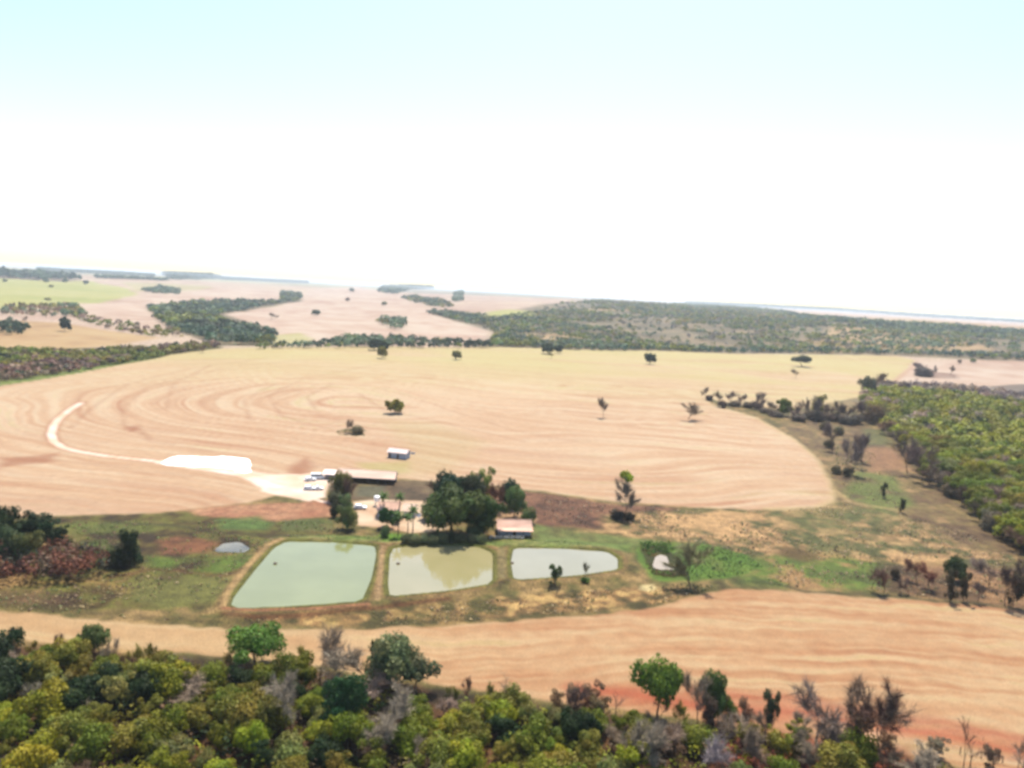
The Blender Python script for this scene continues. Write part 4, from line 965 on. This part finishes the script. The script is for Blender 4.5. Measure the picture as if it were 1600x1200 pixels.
for (x, y) in pts:
    if any((x - a) ** 2 + (y - b) ** 2 < 12 for a, b in taken): continue
    g = grey_zone(x, y); u = x / y
    h_ = random.choice([random.uniform(3.0, 4.8), random.uniform(4.0, 6.8)]); pu, pv = to_px((x, y, h_ * .6)); m_ = 60
    if pu < -m_ or pu > 1600 + m_ or pv > 1200 + 45: continue
    pg = 0.07 + (0.34 if g > .6 else 0) + (0.32 if u > 0.24 else 0)
    row = 'back row' if pv < 1075 + max(0, pu - 500) * .055 else 'middle row' if pv < 1150 else 'bottom row'
    place = 'front wood ' + row + ', ' + [n for lim, n in COLN if pu < lim][0]
    if random.random() < pg:
        c = random.choice([TW, TG, TB, TW]) if u < .3 else random.choice([TB, TB, TW, (0.14, .08, .06)])
        o = plant('bare', x, y, h_, h_ * random.uniform(.9, 1.25), jit(c), 'x', group='leafless trees of the foreground wood')
        look = {TW: 'grey-brown leafless tree', TG: 'silvery leafless tree', TB: 'brown leafless tree'}.get(c, 'reddish leafless tree')
    else:
        c = random.choices([YG, MG, OL, GG, DG, YB], [5, 6, 4, 2.5, 2.2, .3])[0]; kd = random.choice(['round', 'round', 'umb', 'tall', 'bush' if h_ < 5.5 else 'round'])
        w_ = h_ * random.uniform(.95, 1.35)
        o = plant(kd, x, y, h_, w_ * (.75 if kd == 'tall' else 1), jit(c), 'x', group='leafy trees of the foreground wood', category='tree', name='leafy_tree')
        look = {YG: 'yellow-green', MG: 'fresh green', OL: 'olive', GG: 'grey-green', DG: 'dark green', YB: 'yellowish'}[c] + {'umb': ' flat-topped tree', 'tall': ' slender tree', 'round': ' round tree', 'bush': ' low tree'}[kd]
    items.append((o, look, place, pu))
name_apart(items)
ug = scatter(FW, 1.9, rng=np.random.default_rng(77), dens=lambda x, y: np.clip((fbm(x / 9, y / 9, 411, 2) - .3) * 4, 0.1, 1) * np.where(x / y > .3, .55, 1))
ug = ug[(np.abs(ug[:, 0] / ug[:, 1]) < .85)]
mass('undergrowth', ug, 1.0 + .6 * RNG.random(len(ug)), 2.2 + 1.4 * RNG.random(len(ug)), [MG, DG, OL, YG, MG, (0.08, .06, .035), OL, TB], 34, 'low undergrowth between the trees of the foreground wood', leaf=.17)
SAP = []
def sap_place(x, y, base_):
    pu = to_px((x, y, 2))[0]; return base_ + ' ' + [n for lim, n in COLN if pu < lim][0]
thin = scatter([(0, 1015), (130, 1022), (350, 1050), (480, 1050), (500, 1062), (300, 1068), (0, 1034)], 2.6)
for x, y in thin[:34]:
    cn, c = random.choice([('grey', TW), ('brown', TB), ('olive', OL)])
    SAP.append((plant('bare', x, y, random.uniform(3, 5), random.uniform(2, 3.5), jit(c), 'x', group='thin saplings along the wood edge', name='sapling'), 'thin %s leafless sapling' % cn, sap_place(x, y, 'wood edge')))
thin = scatter([(680, 1088), (900, 1112), (1000, 1122), (1250, 1150), (1400, 1172), (1600, 1205), (1600, 1225), (1400, 1190), (1000, 1140), (700, 1104)], 3.0)
for x, y in thin[:48]:
    cn, c = random.choice([('grey', TW), ('brown', TB), ('green', MG), ('dark brown', (0.12, .08, .06))]); kd = random.choice(['bare', 'bare', 'tall', 'sparse'])
    SAP.append((plant(kd, x, y, random.uniform(3.5, 6.5), random.uniform(2.2, 4.2), jit(c), 'x', group='straggly saplings along the red track', category='tree', name='sapling'), 'straggly %s sapling' % cn if kd == 'tall' else 'bare %s sapling' % cn if kd == 'bare' else 'dead %s sapling' % cn, sap_place(x, y, 'by red track')))

items = []
for o, look, x, y, h_ in RWI:
    pu, pv = to_px((x, y, h_ * .6))
    items.append((o, look, 'right wood ' + ('near hedge row end' if pv < 690 else 'beside leafless pair' if pv < 760 else 'above narrowing strip' if pv < 810 else 'at lowest corner') + (' in front line' if pu < 1350 + (pv - 640) * 1.05 + 22 else ' behind'), pu))
for o, kd_, place in SAP: items.append((o, kd_, place, to_px(o.location)[0]))
for grp, look, base_ in (('dark evergreens of the left clump', 'tall dark evergreen', 'clump at the left edge'), ('dry trees in the row beside the right wood', 'dry brown tree', 'row left of the right wood'),
                         ('brown shrubs under the dry tree row', 'low brown shrub', 'under the dry row by the right wood'), ('rounded bushes on the top bank of the middle pond', 'rounded grey green bush', 'top bank of the middle pond'),
                         ('grey-green bushes by the left clump', 'grey green bush', 'right end of the left clump'), ('shrubs beneath the leafless trees by the rim track', 'olive brown shrub', 'beneath leafless trees by the rim track')):
    for o in [q for q in COL.objects if q.get('group') == grp]: items.append((o, look, base_, to_px(o.location)[0]))
ORD += ['thirteenth', 'fourteenth', 'fifteenth', 'sixteenth', 'seventeenth', 'eighteenth']; NUM += ['thirteen', 'fourteen', 'fifteen', 'sixteen', 'seventeen', 'eighteen']
name_apart(items)

# ------------------------------------------------------------------ farm buildings
M_ROOF = plain('clay_roof_tiles', (0.52, 0.33, 0.25), .85, .15, 1.2, .75, 1.2)
M_ROOF2 = plain('faded_clay_roof_tiles', (0.64, 0.46, 0.36), .85, .15, 1.0, .8, 1.15)
M_PALER = plain('pale_fibre_cement_roof', (0.62, 0.50, 0.46), .8, .2, 1.2, .85, 1.1)
M_WALL = plain('whitewashed_wall', (0.62, 0.60, 0.58), .9, .1, 1.0, .8, 1.05)
M_GWALL = plain('grey_weathered_wall', (0.36, 0.38, 0.42), .9, .1, 1.2, .7, 1.1)
M_WOOD = plain('dark_timber', (0.10, 0.07, 0.05), .8, .1, 3)
M_DARK = plain('dark_opening', (0.03, 0.028, 0.028), .6, .3, 2)
M_WHITE = plain('white_paint', (0.80, 0.80, 0.80), .35, .5, 2, .95, 1.02)
M_GLASS = plain('dark_glass', (0.03, 0.04, 0.05), .08, .8, 2)
M_RUBBER = plain('black_rubber', (0.02, 0.02, 0.02), .8, .2, 5)
M_SHEET = plain('white_plastic_sheet', (0.86, 0.86, 0.86), .45, .4, .6, .93, 1.0)
M_METAL = plain('galvanised_metal', (0.4, 0.4, 0.4), .4, .5, 3, .9, 1.05, .6)
M_HILUX = plain('dish_mesh_white', (0.75, 0.75, 0.75), .5, .3, 3)

def gable(L, W, H, hr, t=.12, over=.5):
    """gable roof, ridge along x; rows of tile courses give the slopes steps"""
    mb = MB(); n = 9; hw = W / 2 + over; 
    for sgn in (-1, 1):
        for k in range(n):
            a0_, a1_ = k / n, (k + 1) / n + .012
            y0, y1 = sgn * hw * (1 - a0_), sgn * hw * (1 - min(a1_, 1)); z0 = H - over * hr / (W / 2) * 1.0 + (hr + over * hr / (W / 2)) * a0_; z1 = H - over * hr / (W / 2) + (hr + over * hr / (W / 2)) * min(a1_, 1)
            mb.prism([(y0, z0 + .03), (y1, z1 - .01), (y1, z1 - t), (y0, z0 - t + .03)], -L / 2 - over, L / 2 + over, 'x')
    mb.box(-L / 2 - over, -.12, H + hr - .06, L / 2 + over, .12, H + hr + .07)
    return mb
def heading(a, b): return math.atan2(b.y - a.y, b.x - a.x)

# long open shed
a, b = G(528, 752), G(616, 757); c = (a + b) / 2
L = (b - a).length; sh = empty('open_shed', (c.x, c.y + 2.6, c.z), heading(a, b)); tag(sh, 'long open-sided shed with a pale clay tile roof above the yard', 'shed')
W = 6.2
gable(L, W, 2.5, 1.9).build('roof', M_ROOF2, sh)
MB().box(-L / 2, W / 2 - .2, 0, L / 2, W / 2, 2.5).build('back_wall', M_GWALL, sh)
MB().box(-L / 2 - .0, -W / 2 + .2, 0, -L / 2 + .18, W / 2 - .2, 2.5).build('side_wall', M_GWALL, sh)
pm = MB().box(-.1, -.1, 0, .1, .1, 2.45).mesh('post', M_WOOD)
for k in range(8): link('post', pm, sh, (-L / 2 + .3 + (L - .6) * k / 7, -W / 2 + .15, 0))
MB().box(-L / 2, -W / 2 + .05, 2.3, L / 2, -W / 2 + .25, 2.44).build('beam', M_WOOD, sh)
# lean-to at its left end
a2 = G(512, 750); s2_ = empty('lean_to', (a2.x, a2.y + 3.2, a2.z), heading(a, b)); tag(s2_, 'short lower shed joined to the left end of the long shed', 'shed')
MB().prism([(-2.6, 1.9), (2.4, 2.6), (2.4, 2.72), (-2.6, 2.02)], -2.6, 2.4, 'x').build('roof', M_PALER, s2_)
for q in ((-2.3, -2.3), (2.1, -2.3), (-2.3, 2.1), (2.1, 2.1)): link('post', MB().box(-.08, -.08, 0, .08, .08, 1.95 if q[1] < 0 else 2.5).mesh('post', M_WOOD), s2_, (q[0], q[1], 0))
MB().box(-2.3, 1.9, 0, 2.1, 2.02, 2.4).build('back_wall', M_GWALL, s2_)

def house(name, a, b, W, H, hr, roofm, label, depth=None, door_at=(.3,), win_at=(.6, .8), wall=M_WALL, veranda=False, cat='house'):
    L = (b - a).length; c = (a + b) / 2; hd_ = heading(a, b)
    n = Vector((-math.sin(hd_), math.cos(hd_), 0)); c = c + n * (W / 2)
    o = empty(name, (c.x, c.y, ground_z(c.x, c.y) - .05), hd_); tag(o, label, cat)
    mb = MB(); y0, y1 = -W / 2, W / 2
    # walls built round their openings so that doors and windows are real recesses
    opens = sorted([(-L / 2 + L * t - .5, -L / 2 + L * t + .5, 0, 2.05, 'd') for t in door_at] + [(-L / 2 + L * t - .6, -L / 2 + L * t + .6, .95, 1.95, 'w') for t in win_at])
    x = -L / 2
    for x0, x1, z0, z1, k in opens:
        mb.box(x, y0, 0, x0, y0 + .2, H); mb.box(x0, y0, z1, x1, y0 + .2, H)
        if z0 > 0: mb.box(x0, y0, 0, x1, y0 + .2, z0)
        x = x1
    mb.box(x, y0, 0, L / 2, y0 + .2, H)
    mb.box(-L / 2, y1 - .2, 0, L / 2, y1, H); mb.prism([(y0 + .2, 0), (y1 - .2, 0), (y1 - .2, H), (0, H + hr - .15), (y0 + .2, H)], -L / 2, -L / 2 + .2, 'x'); mb.prism([(y0 + .2, 0), (y1 - .2, 0), (y1 - .2, H), (0, H + hr - .15), (y0 + .2, H)], L / 2 - .2, L / 2, 'x')
    mb.build('wall', wall, o)
    for x0, x1, z0, z1, k in opens:
        if k == 'd': MB().box(x0 + .03, y0 + .08, 0, x1 - .03, y0 + .14, z1 - .03).build('door', M_WOOD, o)
        else:
            w_ = MB().box(x0, y0 + .06, z0, x0 + .08, y0 + .16, z1).box(x1 - .08, y0 + .06, z0, x1, y0 + .16, z1).box(x0 + .08, y0 + .06, z0, x1 - .08, y0 + .16, z0 + .08).box(x0 + .08, y0 + .06, z1 - .08, x1 - .08, y0 + .16, z1).build('window', M_WHITE, o)
            MB().box(x0 + .08, y0 + .09, z0 + .08, x1 - .08, y0 + .12, z1 - .08).build('pane', M_GLASS, w_)
    gable(L, W, H, hr).build('roof', roofm, o)
    return o, L
house('farmhouse', G(590, 808), G(622, 809), 6.4, 2.7, 1.7, M_ROOF, 'white-walled farmhouse with a pinkish clay roof behind the dark round tree', door_at=(.35,), win_at=(.12, .62, .85))
house('outbuilding', G(630, 808), G(648, 809), 5.0, 2.5, 1.4, M_ROOF2, 'small clay-roofed outbuilding joined to the right of the farmhouse', door_at=(.5,), win_at=())
# veranda house
a, b = G(778, 840), G(829, 841)
o, L = house('veranda_house', a + Vector((0, 2.4, 0)), b + Vector((0, 2.4, 0)), 5.6, 2.5, 1.7, M_ROOF, 'terracotta-roofed house with a dark open veranda above the ponds', door_at=(.5,), win_at=(.2, .8), wall=M_GWALL)
MB().prism([(-5.3, 2.15), (-3.05, 2.38), (-3.05, 2.48), (-5.3, 2.25)], -L / 2 - .5, L / 2 + .5, 'x').build('veranda_roof', M_ROOF, o)
pm = MB().box(-.08, -.08, 0, .08, .08, 2.12).mesh('post', M_WOOD)
for k in range(5): link('post', pm, o, (-L / 2 + L * k / 4, -5.05, 0))
fe = empty('rail_fence', o.location + Vector((-1.2, -6.4, 0)), o.rotation_euler.z); tag(fe, 'low two-rail fence in front of the veranda', 'fence')
for z in (.45, .9): MB().box(-L / 2 - 1.0, -.04, z - .05, L / 2 - .6, .04, z + .05).build('rail', M_WALL, fe)
pm = MB().box(-.07, -.07, -.1, .07, .07, 1.05).mesh('post', M_WALL)
for k in range(7): link('post', pm, fe, (-L / 2 - .9 + (L + .2) * k / 6, .12, 0))
# little shed out in the field
a, b = G(606, 715), G(634, 718)
o, L = house('field_shed', a, b, 5.2, 2.9, 1.0, M_PALER, 'small grey-walled shed with a pale roof standing alone on the main field', door_at=(.1, .55), win_at=(), wall=M_GWALL, cat='shed')
v = G(645, 709); tk = empty('drinking_trough', (v.x, v.y, v.z)); tag(tk, 'small dark trough right of the lone field shed', 'trough')
MB().box(-1.0, -.45, 0, 1.0, -.35, .6).box(-1.0, .35, 0, 1.0, .45, .6).box(-1.0, -.35, 0, -.9, .35, .6).box(.9, -.35, 0, 1.0, .35, .6).box(-.9, -.35, 0, .9, .35, .12).build('basin', M_GWALL, tk)
MB().box(-.89, -.34, .40, .89, .34, .44).build('water_surface', M_GLASS, tk)

# white sheeting beside the road
def sheet():
    out = PP([(250, 724), (262, 717), (277, 713.5), (300, 714), (330, 716), (346, 714), (372, 716), (390, 718.5), (393, 727), (390, 731), (394, 737), (384, 739.5), (368, 738), (366, 734), (350, 732), (320, 730), (285, 728), (262, 728)])
    out = smooth_poly(out, 1); x0, y0 = out.min(0) - .5; x1, y1 = out.max(0) + .5
    xs = np.arange(x0, x1, .4); ys = np.arange(y0, y1, .7); GX, GY = np.meshgrid(xs, ys, indexing='ij')
    sd = sdist(GX.ravel(), GY.ravel(), out).reshape(GX.shape)
    z = height(GX.ravel(), GY.ravel()).reshape(GX.shape) + np.where(sd < 0, .1 + .9 * (1 - np.exp(sd / 1.2)), -.6) + (fbm(GX / 1.6, GY / 1.6, 77, 2) - .5) * .35
    n1_, n2_ = GX.shape; i_, j_ = np.meshgrid(np.arange(n1_ - 1), np.arange(n2_ - 1), indexing='ij'); q = i_ * n2_ + j_
    F = np.stack([q, q + n2_, q + n2_ + 1, q + 1], -1).reshape(-1, 4); keep = (sd.ravel()[F].min(1) < 0.3); F = F[keep]
    used = np.unique(F); mp = np.full(n1_ * n2_, -1); mp[used] = np.arange(len(used))
    me = mesh_np('covered_heap', np.stack([GX.ravel(), GY.ravel(), z.ravel()], 1)[used], mp[F], [M_SHEET], smooth=True)
    return tag(link('covered_heap', me), 'long low heap under bright white sheeting beside the dirt road', 'heap')
sheet()

# vehicles
def car(loc, rz, label, pickup=False, group=None, van=False):
    o = empty('parked_car' if not van else 'parked_van', loc, rz); tag(o, label, 'car' if not van else 'van', group)
    Lc, Wc = (4.3, 1.72) if not van else (5.2, 1.95)
    hb = .95 if not van else 1.15; ht = 1.45 if not van else 2.15
    body = [(-Lc / 2, .35), (-Lc / 2 + .05, hb - .1), (-Lc / 2 + .2, hb)] + ([(Lc / 2 - 1.2, hb), (Lc / 2 - .15, hb - .18), (Lc / 2, .6), (Lc / 2, .35)] if not van else [(Lc / 2 - .7, hb), (Lc / 2 - .1, hb - .2), (Lc / 2, .6), (Lc / 2, .35)])
    me = MB().prism(body, -Wc / 2, Wc / 2).mesh('body', M_WHITE); bo = link('body', me, o)
    bv = bo.modifiers.new('bevel', 'BEVEL'); bv.width = .07; bv.segments = 2
    k0, k1 = (-Lc / 2 + .25, Lc / 2 - 1.3) if not pickup else (-Lc / 2 + 1.5, Lc / 2 - 1.3)
    if van: k0, k1 = -Lc / 2 + .15, Lc / 2 - .8
    cab = [(k0, hb - .02), (k0 + .3 if not van else k0 + .08, ht), (k1 - .65, ht), (k1, hb - .02)]
    cb = link('cabin', MB().prism(cab, -Wc / 2 + .1, Wc / 2 - .1).mesh('cabin', M_WHITE), o); bv = cb.modifiers.new('bevel', 'BEVEL'); bv.width = .06; bv.segments = 2
    for sg in (-1, 1):
        y = sg * (Wc / 2 - .1); pr_ = [(k0 + .35, hb + .08), (k0 + .48, ht - .1), (k1 - .7, ht - .1), (k1 - .2, hb + .08)]
        MB().prism(pr_, min(y, y + sg * .02), max(y, y + sg * .02)).build('side_window', M_GLASS, o)
    MB().prism([(k1 - .60, ht - .09), (k1 - .06, hb + .06), (k1 - .02, hb + .08), (k1 - .57, ht - .06)], -Wc / 2 + .2, Wc / 2 - .2).build('windscreen', M_GLASS, o)
    MB().prism([(k0 + .02, hb + .1), (k0 + .24 if not van else k0 + .06, ht - .12), (k0 + .20 if not van else k0 + .02, ht - .12), (k0 - .02, hb + .1)], -Wc / 2 + .25, Wc / 2 - .25).build('rear_window', M_GLASS, o)
    wm = MB().tube([(0, -.11, 0), (0, .11, 0)], [.33, .33], 14).mesh('wheel', M_RUBBER); rm = MB().tube([(0, -.115, 0), (0, .115, 0)], [.19, .19], 10).mesh('rim', M_METAL)
    for sx in (-Lc / 2 + .8, Lc / 2 - .85):
        for sy in (-Wc / 2 + .06, Wc / 2 - .06): w_ = link('wheel', wm, o, (sx, sy, .33)); link('rim', rm, w_)
    for sy in (-Wc / 2 + .3, Wc / 2 - .3): MB().box(Lc / 2 - .05, sy - .16, .62, Lc / 2 + .02, sy + .16, .76).build('headlight', M_GLASS, o)
    return o
v = G(485, 751); car(v, .5, 'white car on the left of the upper pair by the sandy yard')
v = G(496, 748); car(v, .2, 'white van on the right of the upper pair by the sandy yard', van=True)
v = G(484, 765); car(v, .1, 'white car on the left of the lower pair by the sandy yard')
v = G(496, 765); car(v, .3, 'white pickup on the right of the lower pair by the sandy yard', pickup=True)
v = G(563, 795); car(v, .15, 'white car parked in the yard left of the farmhouse')
v = G(589, 790); wt = empty('water_tank', v); tag(wt, 'round white water tank behind the left end of the farmhouse', 'water tank')
MB().tube([(0, 0, 0), (0, 0, .1), (0, 0, 1.5), (0, 0, 1.7)], [.95, 1.0, 1.1, .9], 20).build('tank_body', M_WHITE, wt, (0, 0, 1.6))
MB().tube([(0, 0, 3.3), (0, 0, 3.42), (0, 0, 3.55)], [.95, .6, .2], 20).build('lid', M_WHITE, wt)
for q in ((-.6, -.6), (.6, -.6), (-.6, .6), (.6, .6)): MB().box(q[0] - .08, q[1] - .08, 0, q[0] + .08, q[1] + .08, 1.6).build('leg', M_WALL, wt)
v = G(654, 812); ds = empty('dish_antenna', v); tag(ds, 'round white satellite dish in the yard beside the palm', 'antenna')
def dish(r=1.0):
    V = [(0, 0, 0)]; F = []; nr_, na_ = 5, 20
    for i_ in range(1, nr_ + 1):
        for j_ in range(na_): a_ = 2 * math.pi * j_ / na_; q = r * i_ / nr_; V.append((q * math.cos(a_), q * math.sin(a_), .32 * (i_ / nr_) ** 2))
    for j_ in range(na_): F.append((0, 1 + j_, 1 + (j_ + 1) % na_))
    for i_ in range(nr_ - 1):
        for j_ in range(na_): p0 = 1 + i_ * na_; F.append((p0 + j_, p0 + (j_ + 1) % na_, p0 + na_ + (j_ + 1) % na_, p0 + na_ + j_)[::-1])
    me = bpy.data.meshes.new('dish'); me.from_pydata(V, [], F); me.materials.append(M_HILUX); return me
d_ = link('dish', dish(.75), ds, (0, 0, 1.5)); d_.rotation_euler = (math.radians(62), 0, 0)
so = d_.modifiers.new('thickness', 'SOLIDIFY'); so.thickness = .03
MB().tube([(0, 0, 0), (0, 0, 1.5)], [.06, .05], 8).build('mast', M_METAL, ds)
MB().tube([(0, -.05, 1.5), (0, -.75, 1.9)], [.02, .02], 5).tube([(0, -.72, 1.86), (0, -.86, 1.96)], [.10, .10], 10).build('receiver_arm', M_METAL, ds)

# fence along the red track at the right
ln = [G(a, b) for a, b in ((1300, 1142), (1400, 1160), (1500, 1178), (1600, 1200), (1660, 1215))]
fe = empty('wire_fence', ln[0]); tag(fe, 'thin post and wire fence along the red track at the lower right', 'fence')
pm = MB().tube([(0, 0, -.3), (0, 0, 1.35)], [.08, .07], 6).mesh('post', M_WOOD)
prev = None; seg = []
for a, b in zip(ln[:-1], ln[1:]):
    n = max(int((b - a).length / 2.6), 1)
    for k in range(n): seg.append(a + (b - a) * k / n)
for q in seg: link('post', pm, fe, q - ln[0])
for z in (.4, .8, 1.2): MB().tube([q - ln[0] + Vector((0, 0, z)) for q in seg], [.012] * len(seg), 4).build('wire', M_METAL, fe)
# posts / floats in the ponds
for (a, b, lb) in ((430, 883, 'small dark float on the large green pond'), (622, 883, 'dark aerator float near the left bank of the middle pond'), (800, 882, 'dark float at the left end of the rightmost pond')):
    v = G(a, b); fl = empty('pond_float', (v.x, v.y, WATER)); tag(fl, lb, 'float')
    MB().tube([(0, 0, -.15), (0, 0, .05), (0, 0, .3)], [.5, .55, .4], 12).build('drum', M_WOOD, fl); MB().tube([(0, 0, .3), (0, 0, .75)], [.05, .05], 6).build('rod', M_METAL, fl)

# ------------------------------------------------------------------ air
hz = MB().box(-70000, -70000, -14, 70000, 70000, 84).mesh('haze', M_DARK)
hz.materials.clear()
mh = bpy.data.materials.new('hazy_air'); mh.use_nodes = True; nt = mh.node_tree; nt.nodes.clear()
pv = nt.nodes.new('ShaderNodeVolumePrincipled'); pv.inputs['Color'].default_value = (0.84, 0.92, 1.0, 1); pv.inputs['Density'].default_value = 8e-5; pv.inputs['Anisotropy'].default_value = 0.2
mo = nt.nodes.new('ShaderNodeOutputMaterial'); nt.links.new(pv.outputs[0], mo.inputs['Volume'])
hz.materials.append(mh)
tag(link('haze', hz), label='thin pale haze', kind='stuff')
